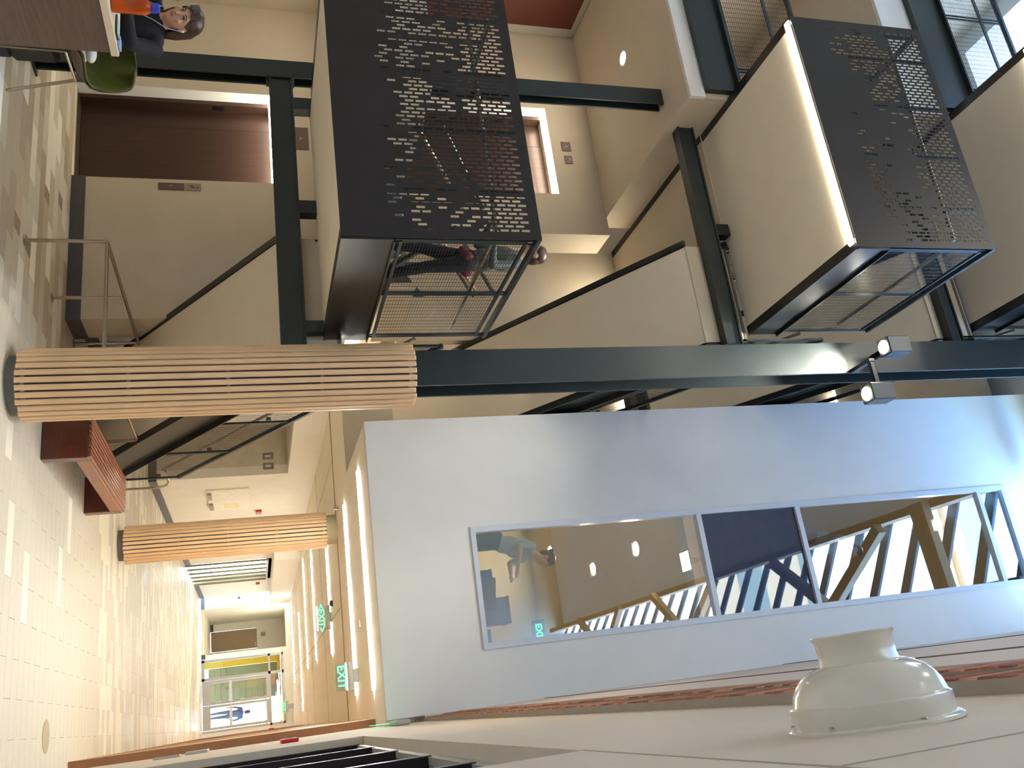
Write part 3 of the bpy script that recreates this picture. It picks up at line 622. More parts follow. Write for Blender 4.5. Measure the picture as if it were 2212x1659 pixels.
# far glass doors
FR=GREYA
d=thing('door_3','pair of glazed aluminium doors with transom at the corridor end','door',(-1.4,37.45,0),kind='structure')
part('frame',MB().box(-2.74,-2.66,37.36,37.44,0,3.06).box(-2.07,-1.97,37.36,37.44,0,3.06).box(-.16,-.08,37.36,37.44,0,3.06).box(-2.74,-.08,37.36,37.44,2.48,2.56).box(-2.74,-.08,37.36,37.44,3.0,3.06).box(-2.74,-1.97,37.36,37.44,0,.1),FR,d)
part('side_glass',MB().box(-2.66,-2.07,37.39,37.4,.1,3.0),DGLASS,d); part('transom_glass',MB().box(-1.97,-.16,37.39,37.4,2.56,3.0),glass('transom_glass',.35),d)
for xa,xb in ((-1.96,-1.07),(-1.06,-.17)):
    l=part('leaf',MB().box(xa,xa+.10,37.36,37.42,.02,2.48).box(xb-.10,xb,37.36,37.42,.02,2.48).box(xa+.1,xb-.1,37.36,37.42,.02,.31).box(xa+.1,xb-.1,37.36,37.42,2.38,2.48),FR,d)
    part('pane',MB().box(xa+.1,xb-.1,37.385,37.395,.31,2.38),DGLASS,l); part('push_bar',MB().box(xa+.05,xb-.05,37.30,37.36,1.0,1.1),ALU,l)
# beyond the doors
struct('floor_outside',MB().box(-8,6,37.6,70,-.05,-.011),mat('outdoor_paving',(190,180,160),.6),'floor beyond the glass doors','floor')
struct('ceiling_outside',MB().box(-2.8,1.5,37.7,48,3.1,3.2),ORG,'orange soffit beyond the glass doors','ceiling')
ob=thing('yellow_beam','yellow beam beyond the glazed side panel','beam',(-2.6,39,0)); part('post',MB().box(-2.84,-2.5,38.6,38.9,0,3.1),YEL,ob); part('head',MB().box(-2.84,-2.0,38.62,38.88,2.85,3.05),YEL,ob)
struct('wall_cladding_back',MB().box(-2.9,-1.36,43.12,43.2,0,3.3),OLIVEW,'dark backing of the clad wall beyond the doors')
ow=thing('wall_cladding','olive brown clad wall beyond the doors','wall',(-2.3,43,0),kind='structure')
for i in range(12): part('board',MB().box(-2.86,-1.32,43+.002*(i%2),43.1,i*.26,i*.26+.25),OLIVEW,ow)
single('door_far_frame',MB().box(-1.36,-1.28,43,43.1,0,3.1).box(.3,.4,43,43.1,0,3.1).box(-1.36,.4,43,43.1,2.35,2.45),FR,'pale aluminium outer doorway frame in front of bright daylight','door frame')
# tan door in the far passage
td=thing('door_4','tan wooden door at the far end of the side passage','door',(-4.1,45.05,0),kind='structure'); part('leaf',MB().cbox(-4.55,-3.63,45.03,45.08,.02,2.1,.004),DOORT,td); part('handle',MB().tube([(-3.75,45.02,1.0),(-3.75,44.96,1.0),(-3.87,44.96,1.0)],.012,8),STAIN,td); part('closer',MB().box(-3.9,-3.7,44.97,45.03,2.0,2.06),GREYA,td)
single('wall_sign_plate',MB().cbox(-4.3,-4.15,44.96,44.99,2.3,2.5,.005),GREYS,'small grey plate beside the tan door head','sign')
# folding glass partition
p=thing('window_2','folding glass partition with steel uprights on the corridor left wall','partition',(-5.02,31,0),kind='structure')
for k in range(6):
    yy=29.1+k*.79; part('upright',MB().box(-5.06,-5.0,yy-.022,yy+.022,0,2.48),mat('partition_steel',(120,112,92),.4,metal=.4),p)
    if k<5: part('pane',MB().box(-5.035,-5.03,yy+.022,yy+.768,.05,2.44),glass('partition_glass',.12,(.85,.87,.82)),p)
part('head_track',MB().box(-5.06,-4.99,29,33.1,2.44,2.5),FR,p)
# notice board and plaques on left wall
n=thing('notice_board','white notice board with papers on the cream corridor wall','notice board',(-5.04,20.7,1.05))
part('board',MB().cbox(-5.05,-5.02,19.75,21.75,1.07,1.97,.004),mat('board_white',(240,236,222),.5),n)
for (ya,yb,za,zb,m) in ((19.9,20.5,1.3,1.8,mat('paper',(244,240,228),.8)),(20.6,21.0,1.35,1.85,MATS['paper']),(21.1,21.5,1.4,1.75,mat('paper_yellow',(236,226,180),.8))): part('paper',MB().box(-5.019,-5.017,ya,yb,za,zb),m,n)
for ya in (19.95,20.95): part('brochure_holder',MB().box(-5.019,-4.97,ya,ya+.5,1.09,1.17),mat('holder_grey',(150,138,128),.5),n)
for k,(xa,lab) in enumerate(((-5.52,'grey plaque in the corridor alcove, left of the pair'),(-5.30,'grey plaque in the corridor alcove, right of the pair'))):
    s=thing('wall_plaque',lab,'sign',(xa,18.74,2.3)); part('plate',MB().cbox(xa,xa+.14,18.73,18.75,2.28,2.5,.004),GREYS,s); part('pictogram',MB().box(xa+.05,xa+.09,18.726,18.73,2.33,2.44),WHITE,s)
def alarm(x,y,z,w,h,dx,label,ax='X'):
    t=thing('fire_alarm',label,'fire alarm',(x,y,z),group='red fire alarms')
    part('body',MB().cbox(min(x,x+dx),max(x,x+dx),y-w/2,y+w/2,z,z+h,.008),RED,t); s=1 if dx>0 else -1
    part('strobe',MB().cbox(min(x+dx,x+dx+s*.02),max(x+dx,x+dx+s*.02),y-w*.2,y+w*.2,z+h*.3,z+h*.75,.005),CLEAR,t)
alarm(-5.05,22.2,2.12,.32,.14,.05,'red fire alarm on the cream wall beside the notice board')
alarm(-5.05,34.0,2.1,.3,.14,.05,'red fire alarm on the wall past the glass partition')
alarm(.16,9.3,2.21,.55,.16,-.035,'red fire alarm on the pale right wall below the exit sign')
alarm(.07,31.0,2.35,1.2,.16,-.04,'red fire alarm far along the oak wall')
s=thing('control_box','white control box with dark display on the far cream wall','control box',(-5.0,37.38,1.3)); part('case',MB().cbox(-5.15,-4.93,37.33,37.4,1.28,1.55,.01),WHITE,s); part('display',MB().box(-5.07,-4.97,37.325,37.33,1.40,1.5),BLACK,s)
s=thing('push_plate','pale automatic door push plate on the right wall near the floor end','push plate',(.16,10.2,1.2)); part('plate',MB().cbox(.14,.16,10.0,10.25,1.0,1.25,.004),GREYA,s); part('box',MB().cbox(.13,.16,10.3,10.7,1.28,1.5,.004),GREYA,s)
# ------------------------------------------------------------------ tall window
w=thing('window_1','tall narrow window with white frame in the white upper wall','window',((X0+X1)/2,YW,4.545),kind='structure')
f=.06
part('frame',MB().box(X0-.012,X0+f,YW-.02,YW+.10,4.545,12.72).box(X1-f,X1+.012,YW-.02,YW+.10,4.545,12.72).box(X0+f,X1-f,YW-.02,YW+.10,4.545,4.545+f).box(X0+f,X1-f,YW-.02,YW+.10,12.72-f,12.72),ALU,w)
for z in (7.64,9.145,12.24): part('transom',MB().box(X0+f,X1-f,YW-.015,YW+.10,z-.035,z+.035),ALU,w)
for za,zb,m in ((4.6,7.61,WGLASS),(9.18,12.21,WGLASS),(12.275,12.66,glass('high_pane',.5,(.55,.75,.9)))): part('pane',MB().box(X0+f,X1-f,YW+.03,YW+.036,za,zb),m,w)
part('spandrel_pane',MB().box(X0+f,X1-f,YW+.03,YW+.05,7.675,9.11),SPAND,w,label='dark blue grey spandrel glass')
# rooms behind the window
def room(z0,z1,nm,lab):
    r=MB(); r.box(-3.25,.1,YW+.14,17,z0-.12,z0); struct('floor_room_'+nm,r,mat('room_floor',(150,126,92),.5),lab+' room floor behind the tall window','floor')
    struct('ceiling_room_'+nm,MB().box(-3.25,.1,YW+.14,17,z1,z1+.12),OCHRE,lab+' room ceiling behind the tall window','ceiling')
    struct('wall_room_'+nm,MB().box(-3.25,.1,16.9,17,z0,z1).box(-3.25,-3.15,YW+.14,16.9,z0,z1).box(.0,.1,YW+.14,16.9,z0,z1),OCHRE,lab+' room walls behind the tall window')
room(Z2,7.36,'2','second storey'); room(8.6,12.95,'3','third storey')
for (x,y,z,lab) in ((-1.74,13.58,7.36,'round downlight farther back on the lower room ceiling'),(-1.74,11.78,7.36,'round downlight nearer the glass on the lower room ceiling'),(-2.4,15.6,7.36,'round downlight at the back of the lower room ceiling'),(-1.72,12.0,12.94,'round downlight on the upper room ceiling')):
    l=thing('downlight',lab,'downlight',(x,y,z-.01),group='round downlights in the rooms'); part('lens',MB().lathe([(0,.10),(.006,.10)],(x,y,z-.001),ax=(0,0,-1),n=20),DOWN,l); part('trim_ring',MB().lathe([(0,.125),(.004,.12)],(x,y,z),ax=(0,0,-1),n=20),ALU,l)
    area('downlight_lamp',l,(x,y,z-.02),(.2,.2),55 if z<8 else 70,(1,.86,.6))
bl=thing('roller_blind','dark roller blind slats at top of the upper room wall','blind',(-1.5,16.85,11)); part('cloth',MB().box(-2.4,-.8,16.86,16.88,11,12.6),mat('blind_grey',(120,112,100),.8),bl); part('tube',MB().tube([(-2.4,16.84,12.65),(-.8,16.84,12.65)],.03,8),GREYA,bl)
es=thing('exit_sign','bright green EXIT sign with arrow inside the lower window','exit sign',(-.66,11.3,5.5),group='green exit signs')
part('panel',MB().cbox(-.86,-.46,11.3,11.31,5.48,5.66,.002),mat('sign_dark',(20,60,34),.4),es); inst('lettering',text_mesh('EXIT>',.12,.002,lamp('exit_green_bright',(.05,1,.3),3)),es,(-.66,11.296,5.565),rot=(PI/2,0,0)); part('bracket',MB().box(-.67,-.65,11.31,11.33,5.66,7.36),BLACK,es)
# table and chairs in the lower room
def small_chair(x,y,z,rz,label,m):
    t=thing('task_chair',label,'chair',(x,y,z),group='chairs behind the lower window'); c,s=math.cos(rz),math.sin(rz)
    T=lambda a,b,h:(x+a*c-b*s,y+a*s+b*c,z+h)
    part('seat',MB().bar(T(0,-.2,.46),T(0,.2,.46),.42,.05),m,t); part('backrest',MB().bar(T(0,.21,.55),T(0,.25,.98),.42,.04,up=(s,-c,0)),m,t)
    for a in (-.18,.18):
        for b in (-.18,.18): part('leg',MB().tube([T(a,b,.44),T(a*1.15,b*1.15,0)],.012,6),BLACK,t)
small_chair(-1.15,11.0,Z2,.4,'dark brown chair close behind the lower window',mat('chair_brown',(92,66,56),.6)); small_chair(-.9,13.1,Z2,2.6,'brown chair farther back behind the lower window',MATS['chair_brown'])
small_chair(-1.7,13.0,Z2,1.2,'blue chair at the back table behind the lower window',mat('chair_blue',(44,60,112),.6))
tb=thing('work_table','dark legged work table behind the lower window','table',(-1.2,12.3,Z2)); part('top',MB().cbox(-1.9,-.5,11.45,12.3,Z2+.72,Z2+.75,.004),mat('table_brown',(128,98,70),.5),tb)
for a in (-1.85,-.55):
    for b in (11.5,12.25): part('leg',MB().box(a-.02,a+.02,b-.02,b+.02,Z2,Z2+.72),BLACK,tb)
for (xa,ya,wd,h,m,lab) in ((-1.05,11.6,.34,.42,mat('box_brown',(120,90,74),.7),'brown cardboard box on the work table'),(-1.5,11.8,.25,.3,MATS['chair_blue'],'blue storage box on the work table'),(-.75,12.0,.2,.25,mat('box_pale',(150,180,200),.6),'pale blue box on the work table')):
    bx=thing('storage_box',lab,'box',(xa,ya,Z2+.75),group='boxes on the work table'); part('carton',MB().cbox(xa-wd/2,xa+wd/2,ya-wd/2,ya+wd/2,Z2+.752,Z2+.75+h,.006),m,bx); part('lid',MB().cbox(xa-wd/2-.01,xa+wd/2+.01,ya-wd/2-.01,ya+wd/2+.01,Z2+.75+h,Z2+.79+h,.006),m,bx)
# ------------------------------------------------------------------ glazing in right wall recess
g=thing('window_3','dark framed glazed screen recessed in the right wall','window',(.25,5,0),kind='structure')
for yy in (7.42,6.47,5.34,4.30,3.4,2.45): part('mullion',MB().cbox(.215,.30,yy-.035,yy+.035,0,2.76,.004),mat('bronze_frame',(38,36,46),.25,metal=.3),g)
part('head',MB().box(.22,.30,2.3,7.5,2.74,2.8),GREYA,g); part('pane',MB().box(.255,.26,2.3,7.5,.1,2.74),DGLASS,g)
part('sill',MB().box(.2,.33,2.3,7.5,0,.1),MATS['bronze_frame'],g)
# ------------------------------------------------------------------ enamelled cowl on the right wall
v=thing('vent_cowl','glossy cream dome-shaped vent cowl with short spout on the right wall','vent cowl',(.16,1.7,3.07))
o=(.16,1.7,3.245); ax=(-1,0,-.02)
part('flange',MB().lathe([(0,.178),(.007,.178),(.011,.172),(.012,.15)],o,ax,64),PIPEW,v,smooth=True)
part('dome',MB().lathe([(.010,.163),(.03,.166),(.05,.165),(.053,.160),(.056,.158),(.075,.153),(.092,.143),(.107,.129),(.119,.110),(.125,.093),(.128,.078)],o,ax,64),PIPEW,v,smooth=True)
part('spout',MB().lathe([(.112,.086),(.14,.080),(.176,.082),(.182,.086),(.186,.088),(.189,.086),(.188,.079),(.13,.076)],o,ax,64),PIPEW,v,smooth=True)
for a in (.4,1.7,3.2,4.3,5.4): part('screw',MB().lathe([(0,.006),(.003,.005)],(.148,1.7+.168*math.cos(a),3.245+.168*math.sin(a)),ax,10),STAIN,v)
# ------------------------------------------------------------------ bench
b=thing('slatted_bench','long red-brown hardwood bench with slatted top beside the slatted column','bench',(-3.03,10.6,0))
BX0,BX1,BY0,BY1=-3.27,-2.8,9.33,11.9
part('end_panel',MB().cbox(BX0,BX1,BY0,BY0+.14,0,.435,.008),REDW,b); part('end_panel',MB().cbox(BX0,BX1,BY1-.14,BY1,0,.435,.008),REDW,b)
part('apron',MB().cbox(BX1-.05,BX1,BY0+.14,BY1-.14,.30,.435,.006),REDT,b); part('apron',MB().cbox(BX0,BX0+.05,BY0+.14,BY1-.14,.30,.435,.006),REDT,b)
sm=MB().cbox(-.018,.018,BY0-10.6,BY1-10.6,0,.03,.004).mesh('slat',REDT)
for k in range(9): inst('slat',sm,b,(BX0+.028+k*.0518,10.6,.4355))
for k in range(3): part('bearer',MB().box(BX0+.05,BX1-.05,9.9+k*.65,9.96+k*.65,.37,.434),REDW,b)
# ------------------------------------------------------------------ unseen downlights added to brighten the lobbies; the one by the stair is inferred
for (x,y,z,en,lab) in ((-7.4,8.6,ZC,13,'unseen fill downlight added under the second storey slab, left'),(-8.8,9.0,ZC,9,'unseen fill downlight added under the second storey slab, far left'),(-5.25,10.75,7.6,22,'recessed downlight under the third storey slab by the stair'),(-8.0,8.8,7.1,34,'unseen fill downlight added over the second storey lobby'),(-8.0,8.8,10.26,14,'unseen fill downlight added over the third storey lobby')):
    l=thing('downlight',lab,'downlight',(x,y,z-.01),group='lobby downlights'); part('lens',MB().lathe([(0,.09),(.006,.09)],(x,y,z-.001),ax=(0,0,-1),n=20),DOWN,l); part('trim_ring',MB().lathe([(0,.11),(.004,.105)],(x,y,z),ax=(0,0,-1),n=20),ALU,l)
    area('downlight_lamp',l,(x,y,z-.02),(.2,.2),en,(1,.88,.68))

for z,lab in ((8.39,'bright wall tube light seen through the middle flight railing'),(12.81,'bright wall tube light seen through the uppermost railing')):
    l=thing('tube_light',lab,'tube light',(-4.55,13.56,z),group='stairwell tube lights')
    part('tube',MB().tube([(-4.67,13.5,z),(-4.43,13.5,z)],.025,10),STRIPC,l); part('bracket',MB().box(-4.62,-4.48,13.5,13.6,z+.02,z+.05),ALU,l)
# ------------------------------------------------------------------ people
def rotz(v,a): c,s=math.cos(a),math.sin(a); return Vector((v[0]*c-v[1]*s,v[0]*s+v[1]*c,v[2]))
class Body:
    def __init__(s): s.prims=[]; s.mb=MB()
    def cap(s,p,q,r1,r2,m,n=12):
        p,q=Vector(p),Vector(q); s.prims.append((p,q,r1,r2,m)); d=(q-p); L=max(d.length,1e-5); d=d/L
        prof=[]; K=4
        for k in range(K+1):
            a=PI/2*k/K; prof.append((-r1*math.cos(a),r1*math.sin(a)))
        for k in range(1,K+1):
            a=PI/2*k/K; prof.append((L+r2*math.sin(a),r2*math.cos(a)))
        # insert waist ring at q radius
        prof.insert(K+1,(L,r2)); s.mb.lathe(prof,p,d,n); return s
    def ell(s,c,r,m,rot=None):
        c=Vector(c); rm=sorted(r); s.prims.append((c,c,rm[1],rm[1],m)); s.mb.ell(c,r,16,12,rot); return s
    def build(s,name,mats,loc,rz,label,voxel,cat='person',group=None,smooth=6):
        tmp=bpy.data.objects.new('tmp',s.mb.mesh('tmp',mats[0])); COL.objects.link(tmp)
        r=tmp.modifiers.new('r','REMESH'); r.mode='VOXEL'; r.voxel_size=voxel; r.use_smooth_shade=True
        q=tmp.modifiers.new('s','SMOOTH'); q.iterations=smooth; q.factor=.5
        bpy.context.view_layer.update()
        me=bpy.data.meshes.new_from_object(tmp.evaluated_get(bpy.context.evaluated_depsgraph_get())); bpy.data.objects.remove(tmp)
        me.name=name; me.materials.clear()
        for m in mats: me.materials.append(m)
        n=len(me.polygons); c=np.empty(n*3); me.polygons.foreach_get('center',c); c=c.reshape(-1,3)
        best=np.full(n,1e9); idx=np.zeros(n,int)
        for p,qq,r1,r2,m in s.prims:
            p_=np.array(p); d=np.array(qq)-p_; L2=d@d
            t=np.clip(((c-p_)@d)/L2,0,1) if L2>1e-9 else np.zeros(n)
            dist=np.linalg.norm(c-(p_+t[:,None]*d),axis=1)-(r1+(r2-r1)*t)
            k=dist<best; best[k]=dist[k]; idx[k]=m
        me.polygons.foreach_set('material_index',idx.astype(np.int32)); me.polygons.foreach_set('use_smooth',[True]*n); me.update()
        o=bpy.data.objects.new(name,me); COL.objects.link(o); o.location=loc; o.rotation_euler=(0,0,rz); o['label']=label; o['category']=cat
        if group: o['group']=group
        ROOT[o.name]=Vector((0,0,0)); return o
def child(o,name,mb,m,smooth=True):
    c=bpy.data.objects.new(name,mb.mesh(name,m,(0,0,0),smooth)); COL.objects.link(c); c.parent=o; return c
def head(b,c,rot,sk=0,s=1.0):
    # c: centre of skull; face looks along +y of rot
    P=lambda x,y,z: Vector(c)+rot@(Vector((x,y,z))*s)
    b.ell(P(0,-.012,.03),(.074*s,.092*s,.088*s),sk,rot); b.ell(P(0,.012,-.03),(.062*s,.074*s,.082*s),sk,rot)
    b.ell(P(0,.045,-.085),(.032*s,.03*s,.026*s),sk,rot)                   # chin
    b.cap(P(0,.082,.012),P(0,.1,-.022),.009*s,.014*s,sk,8)                # nose
    b.ell(P(0,.076,.034),(.05*s,.014*s,.010*s),sk,rot)                    # brow ridge
    b.ell(P(.034,.062,-.02),(.022*s,.02*s,.022*s),sk,rot); b.ell(P(-.034,.062,-.02),(.022*s,.02*s,.022*s),sk,rot)
    for sx in (-1,1): b.ell(P(sx*.076,-.005,-.005),(.010*s,.02*s,.032*s),sk,rot)
    return P
def face(o,P,rot,s=1.0):
    for sx in (-1,1):
        child(o,'eye',MB().ell(P(sx*.031,.074,.012),(.0125*s,.0095*s,.0072*s),12,8,rot),EYEW); child(o,'iris',MB().ell(P(sx*.031-.003,.081,.012),(.0052*s,.004*s,.0056*s),10,6,rot),IRIS)
        child(o,'eyelid',MB().tube([P(sx*.017,.082,.017),P(sx*.031,.0865,.0205),P(sx*.045,.079,.016)],.0028*s,6),HAIRD)
        child(o,'eyebrow',MB().tube([P(sx*.014,.089,.032),P(sx*.03,.089,.039),P(sx*.048,.080,.033)],.0034*s,6),HAIRD)
    child(o,'lips',MB().ell(P(0,.084,-.052),(.022*s,.009*s,.0075*s),12,8,rot),LIP)
def hand(b,w,d,up,sk=0,s=1.0,curl=.5,side=1):
    d=Vector(d).normalized(); up=Vector(up); up=(up-d*up.dot(d)).normalized(); sd=d.cross(up)
    w=Vector(w); b.cap(w,w+d*.075*s,.026*s,.034*s,sk,10)
    for k,(o_,L) in enumerate(((-.030,.062),(-.010,.074),(.010,.07),(.029,.054))):
        p=w+d*.088*s+sd*o_*s; q=p+(d*.6-up*curl*.35)*L*.6*s; e=q+(d*.35-up*curl)*L*.5*s
        b.cap(p,q,.0095*s,.0088*s,sk,8); b.cap(q,e,.0088*s,.0078*s,sk,8)
    p=w+d*.03*s+sd*-.03*side*s; q=p+(d*.6-sd*.8*side)*.035*s; b.cap(p,q,.012*s,.0105*s,sk,8); b.cap(q,q+(d-up*curl*.4)*.03*s,.0105*s,.009*s,sk,8)
def standing(arms,lean=0,sh=.185,mats=(0,1,2,3),h=1.0,headrot=None,stride=.0,shortsleeve=True):
    # mats idx: skin, top, legs, shoes ; person faces +y ; origin between the feet
    sk,tp,lg,sho=mats; b=Body(); L=lean
    hip=Vector((0,0,.93)); th=L*1.35; ax_=Vector((0,math.sin(th),math.cos(th))); ch=hip+ax_*.35; nk=hip+ax_*.53; hd=hip+ax_*.68+Vector((0,.03,.005))
    b.ell(hip,(.165,.115,.13),lg); b.ell((hip+ch)/2,(.15,.108,.17),tp); b.ell(ch,(.175,.118,.19),tp); b.cap(ch+ax_*.11+Vector((-.11,0,0)),ch+ax_*.11+Vector((.11,0,0)),.065,.065,tp)
    b.cap(nk-ax_*.06,hd-ax_*.08,.056,.052,sk)
    for sx in (-1,1):
        st=stride*sx; an=Vector((sx*.10,st,.09)); kn=Vector((sx*.10,st*.55+.03,.5)); hp=hip+Vector((sx*.088,0,-.03))
        b.cap(hp,kn,.088,.06,lg); b.cap(kn,an,.06,.042,lg); b.cap(an,an-Vector((0,0,.05)),.043,.04,sho,10); b.cap(an+Vector((0,-.02,-.05)),an+Vector((sx*.02,.15,-.06)),.042,.032,sho,10)
        s0=ch+ax_*.11+Vector((sx*sh,0,0)); el,wr=arms[0 if sx<0 else 1]; el,wr=Vector(el),Vector(wr)
        b.cap(s0,el,.054,.043,tp); b.cap(el,wr,.041,.028,sk if shortsleeve else tp)
        hand(b,wr,(wr-el),(0,0,1),sk,side=sx)
    rot=headrot or Matrix.Identity(3); P=head(b,hd,rot,sk)
    return b,P,rot,hd
def hair_cap(o,P,rot,m,length=.0,bun=False,s=1.0):
    mb=MB(); mb.ell(P(0,-.022,.045),(.084*s,.098*s,.088*s),18,12,rot)
    mb.ell(P(0,-.055,-.01),(.074*s,.062*s,.095*s),16,10,rot)
    if bun: mb.ell(P(0,-.125,.05),(.042*s,.042*s,.042*s),14,10,rot)
    if length:
        for k in range(9):
            a=(k-4)/4; mb.tube([P(a*.072,-.045-.03*(1-a*a),.02),P(a*.085,-.06-.03*(1-a*a),-.08),P(a*.08,-.06-.02*(1-a*a),-.08-length)],[.03*s,.032*s,.018*s],8)
    return child(o,'hair',mb,m)
# person climbing on the lowest landing
b,P,rot,hd=standing([((-.30,.05,1.1),(-.24,.30,1.12)),((.29,.08,1.1),(.20,.33,1.2))],lean=.06,stride=.12,headrot=Matrix.Rotation(-.2,3,'X'),shortsleeve=False)
o=b.build('person',[SKIN,mat('grey_green_top',(84,92,86),.85,var=.12,scale=14),NAVY,RUBB],(-4.02,7.35,3.17),PI*.75,'person in dark clothes behind the mesh of the lowest landing',.011)
hair_cap(o,P,rot,HAIRB); face(o,P,rot)
child(o,'shirt_tail',MB().cbox(-.15,.15,-.13,.12,.84,.97,.04),PLAID)
# backpack on that person
# far person beyond the glass doors
b,P,rot,hd=standing([((-.27,-.02,1.12),(-.25,.1,.9)),((.27,-.02,1.12),(.25,.1,.9))],stride=.08,shortsleeve=False)
o=b.build('person',[SKIN,DKCOAT,CHARC,RUBB],(-.72,40.6,0),.3,'far person in dark coat walking beyond the glass doors',.014); hair_cap(o,P,rot,HAIRD); face(o,P,rot)
# person leaning at the lower window
b,P,rot,hd=standing([((-.27,.22,1.16),(-.12,.44,1.10)),((.28,.22,1.16),(.14,.46,1.12))],lean=.32,headrot=Matrix.Rotation(-.45,3,'X'))
o=b.build('person',[SKIN,GREYSH,JEANS,RUBB],(-1.86,10.78,Z2+.0),-PI/2-.25,'person in pale grey shirt leaning forward behind the lower window',.011); hair_cap(o,P,rot,HAIRB,bun=True); face(o,P,rot)
# person at the upper window
b,P,rot,hd=standing([((-.27,.16,1.16),(-.15,.40,1.02)),((.28,.16,1.16),(.18,.42,1.02))],lean=.3,headrot=Matrix.Rotation(-.5,3,'X'))
o=b.build('person',[SKIN,mat('sage_shirt',(112,124,120),.85,var=.15,scale=14),JEANS,RUBB],(-1.55,10.72,8.6),-PI/2-.2,'person in dull green shirt bending forward behind the upper window',.012); hair_cap(o,P,rot,HAIRD); face(o,P,rot)
# ------------------------------------------------------------------ seating platform: table, seated woman, chairs
TX,TZ=-3.9,1.32
t=thing('table','dark walnut table with thick pale top at the left picture edge','table',(-4.6,4.3,PLAT))
part('end_panel',MB().cbox(TX-.05,TX-.005,3.9,4.62,PLAT,TZ-.045,.003),TABW,t); part('end_panel',MB().cbox(-5.75,-5.7,3.9,4.62,PLAT,TZ-.045,.003),TABW,t)
part('top',MB().cbox(-5.78,TX,3.88,4.645,TZ-.045,TZ,.004),TABT,t); part('modesty_panel',MB().box(-5.7,TX-.05,4.2,4.23,PLAT+.2,TZ-.045),TABW,t)
# orange bottle with blue cap
bx,by=-3.99,4.31
bt=thing('drink_bottle','orange sports drink bottle with blue loop cap on the table','bottle',(bx,by,TZ))
ORB=mat('orange_bottle',(226,96,10),.15,trans=.55,var=.1,scale=12)
part('body',MB().lathe([(0,.040),(.004,.045),(.075,.046),(.09,.043),(.10,.046),(.175,.046),(.195,.040),(.21,.029)],(bx,by,TZ+.001),n=28),ORB,bt,smooth=True)
part('collar',MB().lathe([(0,.03),(.012,.03)],(bx,by,TZ+.207),n=24),mat('bottle_red',(150,40,30),.3),bt); part('cap',MB().lathe([(0,.027),(.035,.026),(.04,.02)],(bx,by,TZ+.219),n=24),mat('cap_blue',(52,76,200),.35),bt,smooth=True)
part('loop',MB().tube([(bx+.026*math.cos(a)+.03,by-.02,TZ+.23+.032*math.sin(a)) for a in [k*PI/8-PI/2 for k in range(17)]],.003,6),MATS['cap_blue'],bt,smooth=True)
ph=thing('phone','small phone lying on the pale table top','phone',(-4.0,4.5,TZ)); part('case',MB().cbox(-4.06,-3.925,4.46,4.53,TZ+.001,TZ+.012,.003),BLACK,ph); part('screen',MB().box(-4.055,-3.93,4.465,4.525,TZ+.0122,TZ+.0128),mat('phone_screen',(150,190,190),.1,emit=.4),ph)
pc=thing('card_case','pale blue card case beside the phone','case',(-3.95,4.59,TZ)); part('shell',MB().cbox(-3.99,-3.915,4.555,4.62,TZ+.001,TZ+.016,.004),mat('case_blue',(150,180,220),.3),pc); part('clasp',MB().box(-3.96,-3.95,4.55,4.555,TZ+.004,TZ+.012),STAIN,pc)
# seated woman, faces -y across the table ; local frame: faces +y, origin on platform
b=Body(); sk,tp,lg,sho=0,1,2,3
hip=Vector((0,0,.52)); ch=Vector((0,.05,.84)); hd=Vector((.0,.12,1.105)); nk=Vector((0,.07,.98))
b.ell(hip,(.18,.14,.11),lg); b.ell((hip+ch)/2,(.15,.115,.2),tp); b.ell(ch,(.165,.115,.17),tp); b.cap(ch+Vector((-.12,0,.085)),ch+Vector((.12,0,.085)),.062,.062,tp)
b.ell((0,.115,.83),(.13,.05,.07),tp)
b.cap(ch+Vector((0,.025,.11)),hd-Vector((0,.02,.07)),.058,.05,sk); b.ell(ch+Vector((0,.06,.105)),(.075,.05,.045),sk)
for sx in (-1,1):
    kn=Vector((sx*.12,.44,.50)); an=Vector((sx*.12,.40,.09)); b.cap(hip+Vector((sx*.09,.02,0)),kn,.085,.062,lg); b.cap(kn,an,.06,.042,lg); b.cap(an+Vector((0,-.02,-.05)),an+Vector((0,.15,-.06)),.042,.032,sho)
s0=ch+Vector((-.185,0,.085)); el=Vector((-.25,.20,.80)); wr=Vector((-.10,.36,.80)); b.cap(s0,el,.055,.046,tp); b.cap(el,wr,.042,.028,tp); hand(b,wr,(.8,.5,-.1),(0,0,1),sk,side=-1)
s0=ch+Vector((.185,0,.085)); el=Vector((.34,.22,.80)); wr=Vector((.17,.22,1.0)); b.cap(s0,el,.055,.046,tp); b.cap(el,wr,.042,.028,tp); hand(b,wr,(-.5,-.05,.8),(0,1,0),sk,side=1)
rot=Matrix.Rotation(.12,3,'Z')@Matrix.Rotation(-.10,3,'X')@Matrix.Rotation(.06,3,'Y')
P=head(b,hd,rot,sk,1.0)
WX,WY=-4.44,4.98
o=b.build('person',[SKIN,NAVY,JEANS,RUBB],(WX,WY,PLAT),PI+.15,'seated person in black top with earphones and brown hair at the table',.0075,smooth=4)
face(o,P,rot)
hm=MB(); hm.ell(P(0,-.025,.045),(.086,.098,.088),20,14,rot); hm.ell(P(0,-.06,-.02),(.078,.06,.1),18,12,rot)
for k in range(16):
    a=-1.9+k*3.8/15; sx=math.sin(a); cy=math.cos(a)
    hm.tube([P(sx*.06,-.02-.05*cy,.09),P(sx*.088,-.035-.045*cy,.03),P(sx*.088,-.05-.04*cy,-.06),P(sx*.075,-.065-.035*cy,-.16-.03*cy)],[.02,.024,.024,.012],7)
